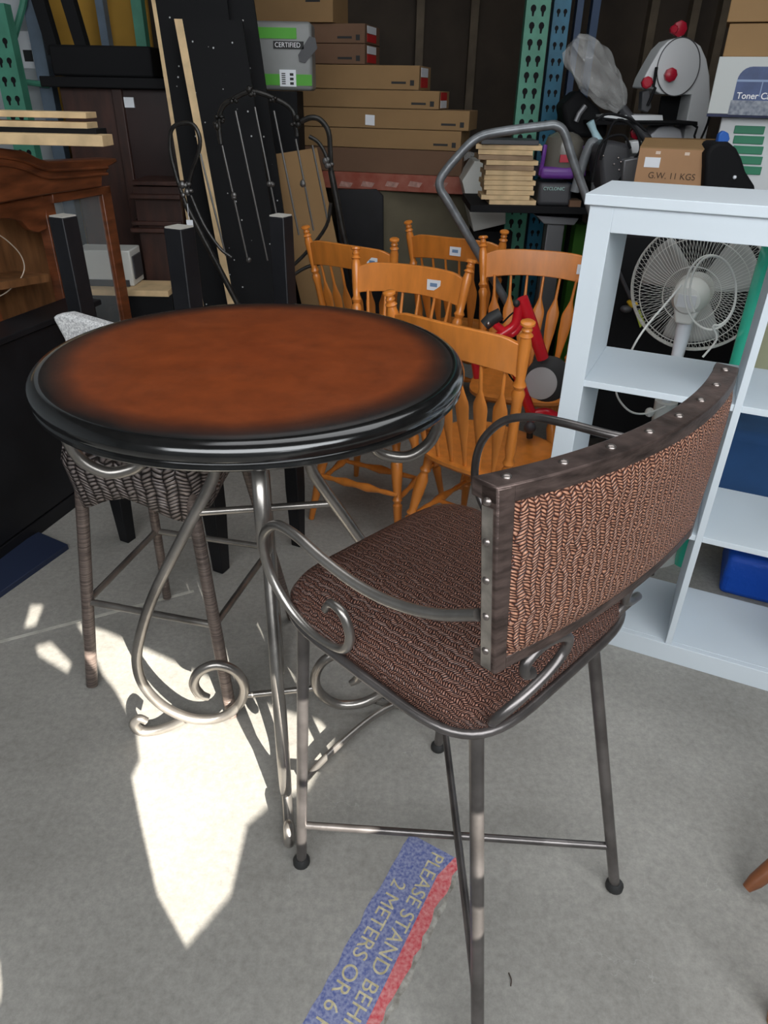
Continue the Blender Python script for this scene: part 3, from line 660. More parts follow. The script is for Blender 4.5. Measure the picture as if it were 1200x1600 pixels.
def dn(u, v, off=HO):
    p = hp(u, v, off); return p
ztop = .0
def stile(u0, u1, v0, v1, off=HO, th=.03, name='stile', par=None):
    """upright strip from a sight line height down to the floor"""
    a = hp(u0, v0, off); b = hp(u1, v1, off)
    mb = MB().prism([a, b, Vector((b.x, b.y, .0)), Vector((a.x, a.y, .0))], -DN*th); return link(name, mb, M_cherry, par or hc, bevel=.003)
stile(-64, -40, 330, 325, th=.05)
stile(66, 82, 306, 303, th=.045)
dd = link('door', hprism([(82,303),(172,290),(174,302),(84,318)], .025, HO+.012), M_cherry, hc, bevel=.003)
stile(158, 172, 292, 290, HO+.012, .025, 'door_stile', dd)
a = hp(84, 318, HO-.004); b = hp(159, 303, HO-.004)
link('door_pane', MB().prism([a, b, Vector((b.x, b.y, .2)), Vector((a.x, a.y, .2))], -DN*.004), M_glass, dd, label='clear glass pane')
a = hp(-60, 330, HO-.20); b = hp(84, 318, HO-.20)
link('back_panel', MB().prism([a, b, Vector((b.x, b.y, 0)), Vector((a.x, a.y, 0))], -DN*.01), M_cherryd, hc)
link('interior_shelf', MB().prism([hp(-60, 452, HO-.02), hp(76, 428, HO-.02), hp(76, 440, HO-.02), hp(-60, 464, HO-.02)], -DN*.17), M_cherryd, hc)
cw = [(-10,362),(10,375),(30,395),(38,415),(34,432),(20,448),(5,460),(-20,470)]
tag(link('cable', MB().tube([hp(u, v, HO-.035) for u, v in cw], .0022, 8, sub=5), mat('beige_cable', (.6, .5, .4), .5)), 'thin beige cable looped inside the cherry display cabinet', 'cable')
# pine slats lying on the cabinet's cornice
for i, (u, v0, v1, kd, lab) in enumerate([(135,174,187,'p','pine slat with square end, topmost of the slats on the cherry cabinet'), (137,190,204,'p','second pine slat down on the cherry cabinet, just above the black board'), (152,200,216,'k','black board sandwiched between pine slats on the cherry cabinet'), (162,210,231,'p','lowest and longest pine slat on the cherry cabinet')]):
    Y = (2.74, 2.73, 2.72, 2.66)[i]; p0 = at(u, v0, Y); p1 = at(u, v1, Y)
    M = Matrix.Translation((p1.x, Y, 0)) @ Matrix.Rotation(math.radians(-3), 4, 'Z')
    tag(link('wood_slat', MB().box(-.9, 0, 0, .09, p1.z+.003, p0.z-.003, M), M_raw if kd == 'p' else M_blackm, bevel=.0015), lab, 'slat', 'slats piled on the cherry cabinet' if kd == 'p' else None)

# ------------------------------------------------------------------ dark wardrobe, black bench, white microwave
wd = thing('wardrobe', 'dark brown wardrobe behind the cherry cabinet with a price tag', 'wardrobe', (at(185, 300, 4.0).x, 4.0, 0))
def fb(name, u0, v0, u1, v1, Y, d, m, par, floor=False, bev=.003, label=None):
    mb = facebox(u0, v0, u1, v1, Y, d)
    if floor:
        z1 = max(p.z for p in mb.v); mb.v = [Vector((p.x, p.y, 0 if p.z < z1-1e-5 else p.z)) for p in mb.v]
    return link(name, mb, m, par, bevel=bev, label=label)
def X(u, v, Y): return at(u, v, Y).x
def Z(u, v, Y): return at(u, v, Y).z
x0, xm, x1 = X(93, 140, 4.0), X(182, 140, 4.0), X(262, 140, 4.0); zt = Z(180, 138, 4.0)
link('side_body', MB().box(x0, xm, 4.0, 4.55, 0, zt), M_mahog, wd, bevel=.003)
link('front_body', MB().box(xm, x1+.04, 4.0, 4.55, 0, zt), mat('dark_mahogany_front', (.022, .009, .008), .4, var=.2, scale=6), wd, bevel=.003)
link('corner_post', MB().box(xm-.02, xm+.03, 3.975, 4.01, 0, zt), M_mahog, wd, bevel=.004)
link('cornice', MB().box(x0-.06, x1+.06, 3.93, 4.6, zt, zt+.045), M_blackm, wd, bevel=.005)
p = at(202, 160, 3.99); link('price_tag', MB().box(p.x-.024, p.x+.024, 3.985, 3.995, p.z-.022, p.z+.022), M_label, wd, label='white price tag')
ns_ = thing('night_stand', 'dark brown stepped night stand against the wardrobe', 'night stand', (X(245, 400, 3.75), 3.75, 0))
for nm, v, dY in (('ledge', 283, 0), ('drawer_rail', 303, .03), ('lower_rail', 346, .0), ('lower_ledge', 356, .02)):
    z = Z(250, v, 3.75); link(nm, MB().box(X(206, v, 3.75), X(284, v, 3.75), 3.74-dY, 3.99, z-.02, z), M_mahog, ns_, bevel=.003)
z = Z(250, 285, 3.75); link('body', MB().box(X(210, 320, 3.75), X(282, 320, 3.75), 3.76, 3.98, 0, z-.02), M_mahog, ns_, bevel=.003)
bn = thing('upturned_bench', 'black bench set upside down on the dark wardrobe, legs in the air', 'bench', (X(165, 110, 4.05), 4.05, zt+.045))
link('seat', MB().box(X(88, 110, 4.05), X(243, 110, 4.05), 4.0, 4.35, zt+.047, zt+.175), M_blackm, bn, bevel=.01)
for u, v in ((84, 86), (130, 86)):
    a = at(u, v, 4.02); b = at(u-26, 0, 4.02); b = a+(b-a)*1.5; ww = .028
    link('leg', MB().prism([a-Vector((ww, 0, 0)), a+Vector((ww, 0, 0)), b+Vector((ww*1.1, 0, 0)), b-Vector((ww*1.1, 0, 0))], (0, .06, 0)), M_blackm, bn, bevel=.002)
mw = thing('microwave', 'white box-shaped appliance seen through the cherry cabinet door', 'appliance', (X(165, 445, 3.55), 3.55, .62))
z0, z1 = Z(160, 447, 3.55), Z(160, 392, 3.55)
link('body', MB().box(X(118, 420, 3.55), X(205, 420, 3.55), 3.56, 3.72, z0, z1), M_wplas, mw, bevel=.006)
link('dark_side', MB().box(X(205, 420, 3.55)-.001, X(206, 420, 3.55)+.004, 3.58, 3.70, z0+.03, z1-.03), M_darkg, mw)
link('base_strip', MB().box(X(120, 430, 3.55), X(200, 430, 3.55), 3.55, 3.565, z0, z0+.03), M_darkg, mw)
bx = thing('black_chest', 'low black chest with a bare pine top edge under the white appliance', 'chest', (X(200, 460, 3.5), 3.5, 0))
link('body', MB().box(X(125, 460, 3.5), X(268, 460, 3.5), 3.5, 3.70, 0, z0-.03), M_blackm, bx, bevel=.002)
link('top_edge', MB().box(X(125, 442, 3.5), X(262, 442, 3.5), 3.485, 3.70, z0-.03, z0-.002), M_raw, bx, bevel=.001, label='bare pine top edge')
tag(link('ochre_board', MB().box(X(58, 60, 4.75), X(236, 60, 4.75), 4.75, 4.78, 0, Z(100, -60, 4.75)), M_yel), 'tall ochre yellow board standing behind the dark wardrobe', 'board')
def post(name, u, v, wpx, Y, m, label, holes=False, cat='rack post', vr=(0, 400), zt=3.2):
    w_ = wpx*((Y*math.cos(PITCH)+(CAMH-Z(u, v, Y))*math.sin(PITCH))/F_PX); x = X(u, v, Y)
    t = thing(name, label, cat, (x, Y, 0))
    mb = MB().box(x-w_/2, x+w_/2, Y, Y+.07, 0, zt); mb.cut = len(mb.f)
    if holes:
        z = .3
        while z < zt-.1:
            for sx in (-.2, .2):
                c = Vector((x+sx*w_, Y-.0012, z)); r_ = w_*.115
                mb.prism([c+Vector((-r_*.3, 0, -r_*2.3)), c+Vector((r_*.3, 0, -r_*2.3))]+[c+Vector((r_*math.cos(a), 0, r_*math.sin(a)*1.15)) for a in [-1.1+(PI+2.2)*i/9 for i in range(10)]], (0, .0022, 0))
            z += .078
    link('column', mb, m, t, m2=M_blackm)
    link('base_plate', MB().box(x-w_/2-.02, x+w_/2+.02, Y-.02, Y+.09, 0, .008), m, t)
    return t
t = post('rack_post', 13, 120, 34, 3.95, M_green, 'green perforated rack post at the far upper left', True, zt=1.85)
t = post('rack_post', 62, 90, 20, 4.2, M_slate, 'blue-grey rack post beside the green one, upper left')
link('diagonal_brace', MB().tube([at(12, 95, 4.18), at(36, 8, 4.18), at(42, -30, 4.18)], .017, 8), M_green, t)
link('cross_brace', MB().tube([at(22, 126, 4.18), at(76, 133, 4.18)], .014, 8), M_green, t)
post('rack_post', 160, 40, 12, 4.6, M_slate, 'thin blue-grey rack post in front of the ochre board')
post('rack_post', 217, 40, 16, 4.62, M_green, 'dark green post at the right edge of the ochre board')
pw = at(41, 78, 4.28)
nt_ = thing('wall_notice', 'small pale notice pinned on the grey wall, upper left', 'notice', (pw.x, 4.29, pw.z-.07))
link('paper', MB().box(pw.x-.045, pw.x+.045, 4.285, 4.297, pw.z-.08, pw.z+.08), M_label, nt_); link('print', MB().box(pw.x-.02, pw.x+.025, 4.283, 4.285, pw.z-.05, pw.z+.0), M_txt_k, nt_)

# ------------------------------------------------------------------ black boards with pale edges, leaning
def dots_mat():
    m = bpy.data.materials.new('black_speckled_board'); m.use_nodes = True; nt = m.node_tree; N = nt.nodes; L = nt.links; b = N['Principled BSDF']
    tc = N.new('ShaderNodeTexCoord'); v = N.new('ShaderNodeTexVoronoi'); v.inputs['Scale'].default_value = 17; L.new(tc.outputs['Object'], v.inputs['Vector'])
    r = N.new('ShaderNodeValToRGB'); r.color_ramp.elements[0].position = .055; r.color_ramp.elements[0].color = (.5, .5, .5, 1); r.color_ramp.elements[1].position = .075; r.color_ramp.elements[1].color = (.006, .006, .007, 1)
    L.new(v.outputs['Distance'], r.inputs[0]); L.new(r.outputs[0], b.inputs['Base Color']); b.inputs['Roughness'].default_value = .7; b.inputs['Specular IOR Level'].default_value = .2; return m
M_dots = dots_mat()
def leaner(top, bot, w_, Y, edge, lab, tz=None):
    T = at(*top, Y); B = at(*bot, Y); d = (B-T)/(T.z-B.z); A = T+d*T.z
    if tz: T = A-d*tz
    t = thing('leaning_board', lab, 'board', (A.x, Y, 0), group='black boards leaning by the wardrobe')
    W_ = Vector((w_, 0, 0)); E_ = Vector((edge, 0, 0)); lean = Vector((0, .16, 0))
    link('board', MB().prism([A+E_, A+W_, T+W_+lean, T+E_+lean], (0, .02, 0)), M_dots, t)
    link('pale_edge', MB().prism([A, A+E_, T+E_+lean, T+lean], (0, .024, 0)), M_raw, t, label='bare pale wood edge')
leaner((222, 0), (281, 322), .34, 3.72, .018, 'black speckled board with a thin pale edge, leftmost of the leaning boards', 2.1)
leaner((256, 24), (350, 468), .30, 3.60, .036, 'black speckled board with the broadest pale edge, middle of the leaning boards')
leaner((314, 0), (345, 170), .21, 3.80, .016, 'black speckled board with a pale edge, rightmost of the leaning boards', 2.1)
tag(link('black_cabinet', MB().box(X(352, 300, 4.3), X(470, 300, 4.3), 4.3, 4.6, 0, Z(440, 142, 4.3)), M_blackm, bevel=.004), 'plain black cabinet behind the iron headboard', 'cabinet')
# iron headboard
hb = thing('headboard', 'wrought iron headboard with arches and thin bars leaning upright', 'headboard', (X(400, 460, 3.45), 3.45, 0))
HY = 3.45
def hbar(name, px, r=.007, sub=4, m=None): return link(name, MB().tube([at(u, v, HY) for u, v in px], r, 8, sub=sub), m or M_ironb, hb)
M_ironb = mat('black_wrought_iron', (.03, .028, .026), .35, .5, var=.4, scale=30, bump=.2)
M_barb = mat('worn_pewter_bars', (.16, .155, .15), .35, .7)
def toflo(u, v, u2, v2):
    a = at(u, v, HY); b = at(u2, v2, HY); d = (b-a); return [a, b, b+d*(b.z/(a.z-b.z))]
for pr_ in (((290,318),(304,345)), ((517,267),(537,367))):
    q = toflo(*pr_[0], *pr_[1]); link('post', MB().tube(q, .014, 10), M_ironb, hb)
hbar('left_arch', [(290,318),(276,277),(266,235),(268,203),(283,193),(302,195),(312,215),(310,240),(300,267),(293,300)], .009)
hbar('centre_arch', [(345,225),(342,193),(348,167),(367,153),(393,143),(427,153),(457,173),(464,213)], .010)
hbar('right_arch', [(470,190),(485,184),(500,187),(513,205),(516,235),(517,267)], .011)
hbar('lower_arc', [(517,317),(510,353),(483,390),(453,420)], .008)
hbar('lower_arc', [(298,305),(318,350),(343,387),(362,402)], .008)
hbar('scroll', [(483,213),(497,222),(508,240),(514,262)], .008)
hbar('scroll', [(500,412),(478,418),(455,432)], .008)
for a_, b_ in (((313,240),(353,400)), ((347,227),(388,410)), ((368,173),(418,407)), ((398,167),(437,360)), ((428,173),(467,367)), ((462,217),(490,360)), ((488,227),(513,350))):
    hbar('bar', [a_, b_], .0045, 0, M_barb)
random.seed(5)
for u, v, n_, s_ in ((290,295,9,9), (343,190,6,7), (365,153,4,5), (394,142,5,6), (426,153,4,4), (460,190,5,6), (513,255,5,6), (367,305,3,3), (474,285,3,3), (423,285,3,3), (388,405,2,2)):
    mb = MB()
    for _ in range(n_):
        c = at(u+random.uniform(-s_, s_), v+random.uniform(-s_, s_)*1.2, HY-.012); mb.ball(c, random.uniform(.007, .014), 8, random.uniform(.6, 1.3))
    link('cast_flower', mb, M_barb if v > 200 else M_ironb, hb)
p = at(297, 350, HY-.02); tg = link('hang_tag', MB().box(p.x-.015, p.x+.015, HY-.025, HY-.022, p.z-.022, p.z+.018), M_label, hb, label='white hanging tag')
link('tag_string', MB().tube([at(293, 318, HY-.015), at(294, 335, HY-.022), at(296, 346, HY-.0235)], .0015, 6), M_label, tg)
tag(link('cardboard_sheet', MB().prism([at(415,243,4.05), at(495,231,4.05), at(527,380,4.05), Vector((at(545,470,4.05).x+.1, 4.05, 0)), Vector((at(470,470,4.05).x+.1, 4.05, 0)), at(470,470,4.05)], (0, .012, 0)), M_card), 'tall sheet of brown cardboard leaning behind the iron headboard', 'cardboard')

# ------------------------------------------------------------------ pallet rack with long boxes
RP = Vector((.46, 4.83, 0)); RD = Vector((.97, -.243, 0)).normalized(); RN = Vector((-RD.y, RD.x, 0))
def rp(u, v, off=0): return atplane(u, v, RP+RN*off, RN)
def rbox(pr_, length, z0, z1, depth, mb=None):
    a = Vector((pr_.x, pr_.y, z0)); mb = mb or MB(); return mb.prism([a, a-RD*length, a-RD*length+RN*depth, a+RN*depth], (0, 0, z1-z0))
bmz1 = rp(620, 272).z; bmz0 = rp(620, 299).z
brt = rp(820, 300); beam = thing('rack_beam', 'scuffed red steel rack beam carrying the long cardboard boxes', 'beam', (brt.x-.6, brt.y+.1, 0))
link('face', rbox(rp(820, 300), 1.95, bmz0, bmz1, .05), M_rust, beam, bevel=.004)
link('deck', rbox(rp(815, 290, .05), 1.9, bmz1-.02, bmz1, .8), M_stud, beam)
mb = MB()
for u in (540, 574, 612, 648, 688):
    c = rp(u, 288, -.002); mb.prism([c+RD*x_+Vector((0, 0, z_)) for x_, z_ in ((-.045,-.012),(.03,-.018),(.05,.01),(-.03,.018))], RN*.002)
link('scuff', mb, mat('worn_pink_scuff', (.42, .24, .2), .8, var=.3, scale=40), beam, label='pale worn patches')
sp_ = thing('steel_upright', 'dark steel leg holding up the left end of the red rack beam', 'rack post', tuple(rp(430, 300, .1))[:2]+(0,))
link('column', rbox(rp(432, 300, .06), .06, 0, bmz0, .06), M_blackm, sp_); link('foot_plate', rbox(rp(440, 300, .03), .12, 0, .008, .12), M_blackm, sp_)
rows = [(722, 237, 275, 0, 0, M_cardd, 'bottom and darkest of the long boxes on the red beam'), (720, 205, 240, .25, .0, M_card, 'long cardboard box second from the bottom of the stack'), (733, 173, 209, .25, 0, M_card, 'long cardboard box with a white sticker, third from the bottom'),
        (686, 142, 173, .10, 1, M_card, 'long cardboard box with a red end label, fourth from the bottom'), (655, 102, 140, .12, 1, M_card, 'tan long cardboard box with red and white end label, fifth from the bottom'), (570, 68, 102, .1, 1, M_cardd, 'dark box with a red end label, sixth from the bottom'), (570, 36, 68, .1, 1, M_cardd, 'dark box with a white and red end, just under the topmost box')]
zc = bmz1; 
for i, (u, v0, v1, dep, red_, m_, lab) in enumerate(rows):
    pt_ = rp(u, (v0+v1)/2); z1 = rp(u, v0).z if i < 6 else rp(u, v0).z
    t = thing('long_box', lab, 'box', (pt_.x-.5, pt_.y+.2, zc), group=None)
    L_ = (1.25, 1.25, 1.3, 1.1, 1.0, .62, .62)[i]
    link('carton', rbox(pt_, L_, zc+.0015, z1-.0015, .34), m_, t, bevel=.003)
    c = Vector((pt_.x, pt_.y, zc+(z1-zc)*.28)); hh = (z1-zc)
    if i: link('printed_mark', MB().prism([c-RD*.17-RN*.001+Vector((0,0,-.004)), c-RD*.08-RN*.001+Vector((0,0,-.004)), c-RD*.08-RN*.001+Vector((0,0,.008)), c-RD*.17-RN*.001+Vector((0,0,.008))], RN*.002).prism([c-RD*.055-RN*.001+Vector((0,0,-.012)), c-RD*.03-RN*.001+Vector((0,0,-.012)), c-RD*.03-RN*.001+Vector((0,0,.016)), c-RD*.055-RN*.001+Vector((0,0,.016))], RN*.002), M_txt_k, t)
    if i == 2:
        c = rp(578, 188, -.001); link('sticker', MB().prism([c+RD*x_+Vector((0,0,z_)) for x_, z_ in ((-.03,-.025),(.03,-.028),(.03,.028),(-.03,.031))], RN*.002), M_label, t, label='white sticker')
    if red_:
        e = Vector((pt_.x, pt_.y, zc))+RN*.05+RD*.0005
        rz_ = (.12, .52) if i != 3 else (.5, .92); wz_ = (.55, .92) if i != 3 else (.08, .48)
        for nm, mm_, (f0, f1) in (('red_label', M_redl, rz_), ('white_label', M_label, wz_)):
            link(nm, MB().prism([e+Vector((0,0,hh*f0)), e+RN*.2+Vector((0,0,hh*f0)), e+RN*.2+Vector((0,0,hh*f1)), e+Vector((0,0,hh*f1))], RD*.0015), mm_, t)
    zc = z1
pt_ = rp(462, 26); t = thing('carton', 'pale tan carton topmost at the upper edge, above the green and white pack', 'box', (pt_.x, pt_.y, zc))
link('body', rbox(rp(520, 10, -.02), .55, zc+.002, zc+.24, .3), M_card, t, bevel=.003)
link('printed_mark', rbox(rp(500, 3, -.0205), .09, zc+.10, zc+.115, .002), M_txt_k, t)
post('rack_post', 832, 100, 37, 4.72, M_green, 'green perforated rack post in the middle, beside the blue one', True)
post('rack_post', 873, 60, 26, 4.85, M_blue, 'blue perforated rack post touching the green one', True)
post('rack_post', 903, 40, 10, 5.2, mat('deep_blue_paint', (.015, .05, .12), .5), 'narrow dark blue post right of the blue perforated one')
post('rack_post', 928, 40, 12, 5.4, mat('deep_blue_paint', (.015, .05, .12), .5), 'dark blue post behind the cloudy plastic bag')
# green and white pack
gz = Z(440, 142, 4.3)
gp = thing('product_pack', 'grey and green plastic-wrapped pack with a white barcode label', 'pack', (X(440, 140, 4.28), 4.28, gz))
gx0, gx1 = X(397, 90, 4.28), X(487, 90, 4.28); gz1 = Z(440, 32, 4.28)
link('body', MB().box(gx0, gx1, 4.3, 4.5, gz+.002, gz1), M_graypk, gp, bevel=.02, seg=4)
link('green_band', MB().box(gx0+.004, gx1-.004, 4.295, 4.302, gz+.025, gz+.075), M_gpack, gp, label='green band')
link('green_band', MB().box(gx0+.004, gx0+.22, 4.295, 4.302, gz1-.075, gz1-.028), M_gpack, gp, label='green band')
link('name_bar', MB().box(gx0+.10, gx0+.255, 4.294, 4.301, gz1-.118, gz1-.085), M_txt_k, gp)
link('lettering', text_mb('CERTIFIED', .030, frameM((gx0+.107, 4.2935, gz1-.111), (1, 0, 0), (0, 0, 1)), .0003, 0, .95), M_txt_w, gp, label='white letters reading certified')
link('barcode_label', MB().box(gx0+.125, gx0+.21, 4.293, 4.301, gz+.02, gz+.095), M_label, gp)
mb = MB()
for i in range(6): mb.box(gx0+.135, gx0+.155, 4.2925, 4.2935, gz+.03+i*.009, gz+.035+i*.009)
for i in range(3): mb.box(gx0+.178, gx0+.197, 4.2925, 4.2935, gz+.028+i*.02, gz+.04+i*.02)
link('barcode', mb, M_txt_k, gp)
link('picture', MB().prism([(gx0+.23, 4.294, gz+.13), (gx0+.26, 4.294, gz+.125), (gx0+.325, 4.294, gz+.19), (gx0+.315, 4.294, gz+.235), (gx0+.285, 4.294, gz+.24), (gx0+.225, 4.294, gz+.16)], (0, .004, 0)), M_darkg, gp, label='dark picture of a tool')
# things under the beam
tag(link('metal_door_panel', MB().prism([at(520,296,4.9), at(588,296,4.9), at(599,306,4.9), at(600,470,4.9), Vector((at(600,470,4.9).x,4.9,0)), Vector((at(540,470,4.9).x,4.9,0)), at(530,380,4.9)], (0, .03, 0)), M_black, bevel=.004), 'black metal panel with rounded corner under the red beam', 'panel')
tag(link('fibre_board', MB().box(X(592, 350, 5.0), X(790, 350, 5.0), 5.0, 5.03, 0, Z(650, 296, 5.0)), mat('olive_board', (.13, .11, .07), .85, var=.15, scale=4)), 'large olive-brown board standing under the red beam', 'board')

# ------------------------------------------------------------------ bent grey handle of a trolley
hy = 3.38
tr = thing('trolley', 'bent grey tube handle of a trolley rising behind the maple chairs', 'trolley', (X(820, 400, hy), hy, 0))
lp = [(745,392),(700,315),(689,298),(687,284),(694,270),(712,248),(742,218),(775,207),(850,197),(868,196),(882,208),(895,250),(915,305)]
pts = [at(u, v, hy) for u, v in lp]
def down(a, b, z=.1): return a+(b-a)*((a.z-z)/(a.z-b.z))
e0 = down(at(690, 298, hy), at(745, 392, hy)); e1 = down(at(895, 250, hy), at(915, 305, hy)); pts = [e0, e0.lerp(pts[0], .5)]+pts+[pts[-1].lerp(e1, .5), e1]
link('handle', MB().tube(pts, .0185, 12, sub=4), mat('painted_grey_tube', (.19, .2, .21), .35, .4, var=.25, scale=20), tr)
link('axle', MB().tube([(e0.x-.04, hy, .10), (e1.x+.04, hy, .10)], .012, 10), M_grey, tr)
for x in (e0.x-.05, e1.x+.05): link('wheel', MB().lathe((x-.02, hy, .10), (x+.02, hy, .10), [(0, .08), (.1, .098), (.9, .098), (1, .08)], 24), M_rub, tr)
# ------------------------------------------------------------------ desk with boards and vacuum
DY = 4.0; dz = Z(820, 322, DY); dx0, dx1 = X(735, 325, DY), X(930, 335, DY)
dk = thing('standing_desk', 'black desk top on a grey column, beneath the pine boards and vacuum', 'desk', ((dx0+dx1)/2, DY, 0))
link('desk_top', MB().box(dx0, dx1, DY, DY+.5, dz-.035, dz), M_blackm, dk, bevel=.002)
link('column', MB().box(X(853, 370, DY+.15), X(880, 370, DY+.15), DY+.15, DY+.23, 0, dz-.09), M_grey, dk, bevel=.004)
link('bracket', MB().prism([at(838, 337, DY+.12), at(905, 341, DY+.12), at(897, 352, DY+.12), at(850, 350, DY+.12)], (0, .2, 0)), M_grey, dk, bevel=.003)
link('foot', MB().box(X(840, 370, DY+.1), X(890, 370, DY+.1), DY-.05, DY+.5, 0, .04), M_grey, dk)
random.seed(11)
zz = dz; 
brd = [(768,843),(755,832),(762,838),(758,836),(756,838),(758,834),(757,836),(758,835),(756,838),(745,830),(748,832),(744,845)]
names = ['lowest pine board on the desk, jutting right']+['pine board number %s from the bottom of the pile on the desk' % w_ for w_ in ('two','three','four','five','six','seven','eight','nine','ten','eleven')]+['topmost pine board of the pile on the desk, beside the vacuum']
for i, (ua, ub) in enumerate(brd):
    t_ = .0235; jx = random.uniform(-.006, .006)
    M = Matrix.Translation(((X(ua, 285, DY)+X(ub, 285, DY))/2, DY+.12, 0)) @ Matrix.Rotation(random.uniform(-.08, .08) if i < 10 else -.12, 4, 'Z'); wh = (X(ub, 285, DY)-X(ua, 285, DY))/2
    tag(link('pine_board', MB().box(-wh, wh, -.09, .09, zz+.0008, zz+t_-.0008, M), M_raw if i not in (7, 9) else mat('brownish_pine', (.33, .22, .13), .7, var=.2), bevel=.001), names[i], 'board', 'pine boards piled on the desk'); zz += t_
tag(link('black_book', MB().box(X(752, 235, DY), X(842, 235, DY), DY+.02, DY+.24, zz+.001, zz+.022), M_darkg, bevel=.002), 'flat dark folder lying on top of the pine boards', 'folder')
tag(link('plastic_wrap', MB().grid([[at(725+j*11, 252-10*math.sin(j*.75+i)-i*5, 4.60+.05*i) for j in range(8)] for i in range(4)]), M_clear, solid=.002), 'crumpled grey plastic sheet behind the pine boards', 'plastic')
tag(link('white_tub', MB().prism([at(722,283,4.6), at(742,252,4.6), at(790,250,4.6), at(790,350,4.6), at(740,362,4.6)], (0, .3, 0)), M_wplas, bevel=.004), 'white tub behind the desk, showing above and below its top', 'tub')
tag(link('tub_stand', MB().box(X(740, 380, 4.6), X(800, 380, 4.6), 4.62, 4.9, 0, Z(790, 351, 4.6)-.045), M_blackm), 'black crate carrying the white tub behind the desk', 'crate')
vx = X(868, 310, DY); vc = thing('vacuum', 'purple and black vacuum with a smoky dust bin, on the desk', 'vacuum', (vx, DY+.12, dz))
def rbx(name, cx_, hw, y0, y1, z0, z1, m, bev=.015): return link(name, MB().box(cx_-hw, cx_+hw, y0, y1, z0, z1), m, vc, bevel=bev, seg=4)
rbx('base', vx, .088, DY+.02, DY+.24, dz, Z(868, 287, DY), M_darkg, .02)
rbx('collar', vx+.003, .092, DY+.02, DY+.24, Z(868, 281, DY), Z(868, 262, DY), M_purple, .02)
z0, z1 = Z(880, 266, DY), Z(880, 207, DY)
link('dust_bin', MB().lathe((vx+.03, DY+.13, z0), (vx+.045, DY+.13, z1), [(0, .10), (.5, .105), (.8, .095), (.95, .06), (1, .03)], 28), mat('smoky_plastic', (.13, .12, .10), .2), vc)
for sx in (-.085, .14): link('side_arm', MB().tube([(vx+sx, DY+.05, Z(868, 275, DY)), (vx+sx*.95, DY+.04, Z(868, 245, DY)), (vx+sx*.9, DY+.05, Z(868, 228, DY))], .011, 8, sub=3), M_purple, vc)
link('red_badge', MB().box(vx+.0, vx+.05, DY+.018, DY+.03, Z(868, 254, DY), Z(868, 242, DY)), M_redk, vc)
link('lettering', text_mb('CYCLONIC', .022, frameM((vx-.066, DY+.0185, Z(868, 298, DY)), (1, 0, 0), (0, 0, 1)), .0005, 0, 1.0), mat('pale_teal_print', (.35, .55, .5), .6), vc)
link('hose', MB().tube([at(u, v, DY-.02) for u, v in ((898,300),(906,270),(916,240),(926,222),(934,240),(930,300))], .024, 14, sub=5), mat('grey_hose', (.16, .17, .18), .4, bump=.4, bscale=90), vc)
link('nozzle', MB().tube([at(922, 190, DY), at(928, 205, DY), at(936, 222, DY)], [.020, .016, .022], 10, sub=3), mat('pale_blue_plastic', (.42, .62, .68), .4), vc)
tag(link('small_carton', MB().box(X(889, 325, DY), X(907, 325, DY), DY+.0, DY+.1, dz, Z(890, 313, DY)), M_cardd, bevel=.002), 'tiny brown carton at the right end of the black desk', 'box')
tag(link('green_crate', MB().box(X(897, 370, 4.5), X(915, 370, 4.5), 4.5, 4.8, 0, Z(900, 350, 4.5)), mat('bright_green', (.06, .22, .02), .6), bevel=.004), 'bright green crate under the desk, left of the bookcase', 'crate')

# ------------------------------------------------------------------ work bench behind the bookcase
wbz = 1.14
wb = thing('work_bench', 'dark work bench behind the white bookcase, carrying the band saw', 'bench', (1.8, 3.9, 0))
link('bench_top', MB().box(1.06, 2.5, 3.3, 4.75, wbz-.05, wbz), M_blackm, wb)
for x in (1.1, 2.4):
    for y in (3.4, 4.6): link('leg', MB().box(x, x+.07, y, y+.07, 0, wbz-.05), M_blackm, wb)
link('back_board', MB().box(1.1, 2.45, 4.0, 4.02, .1, wbz-.05), M_blackm, wb)
# band saw
BY = 4.3
bsw = thing('band_saw', 'white band saw with red knobs and a round wheel cover', 'band saw', (X(1060, 225, BY), BY, wbz))
out = [(1001,137),(1006,122),(1018,100),(1032,76),(1045,63),(1062,58),(1080,61),(1095,72),(1104,92),(1109,118),(1110,150),(1108,190),(1102,225),(1090,230),(1068,228)]
inn = [(1066,205),(1069,190),(1074,190),(1080,148),(1030,147),(1022,140)]
link('frame', prismpx(out+[(1068,226),(1072,192),(1081,148),(1032,147),(1018,139)], BY, .16), M_greyp, bsw, bevel=.008, seg=3)
c = at(1060, 105, BY-.008); r_ = abs(X(1093, 105, BY)-X(1060, 105, BY)); rz_ = r_*1.18
link('wheel_cover', MB().prism([c+Vector((r_*math.cos(a)-.006*math.sin(a), 0, rz_*math.sin(a))) for a in [2*PI*i/48 for i in range(48)]], (0, .012, 0)), mat('grey_paint_cover', (.62, .63, .64), .4), bsw, bevel=.003)
link('cover_groove', MB().tube([c+Vector((r_*math.cos(a)-.006*math.sin(a), -.001, rz_*math.sin(a))) for a in [2*PI*i/48 for i in range(48)]], .0025, 6, closed=True), M_darkg, bsw)
def knob(u, v, r, Y=BY-.03, nm='knob'):
    p = at(u, v, Y); mb = MB().lathe(p+Vector((0, .03, 0)), p-Vector((0, .015, 0)), [(0, r*.5), (.3, r*.55), (.35, r), (.85, r), (1, r*.7)], 8); return link(nm, mb, M_redk, bsw, label='red knob')
knob(1048, 117, .032); knob(1011, 129, .028); knob(995, 207, .034); knob(1062, 45, .036, BY+.05); knob(1053, 46, .02, BY+.03)
link('tension_rod', MB().tube([at(1061, 62, BY+.05), at(1062, 48, BY+.06)], .01, 8), M_greyp, bsw)
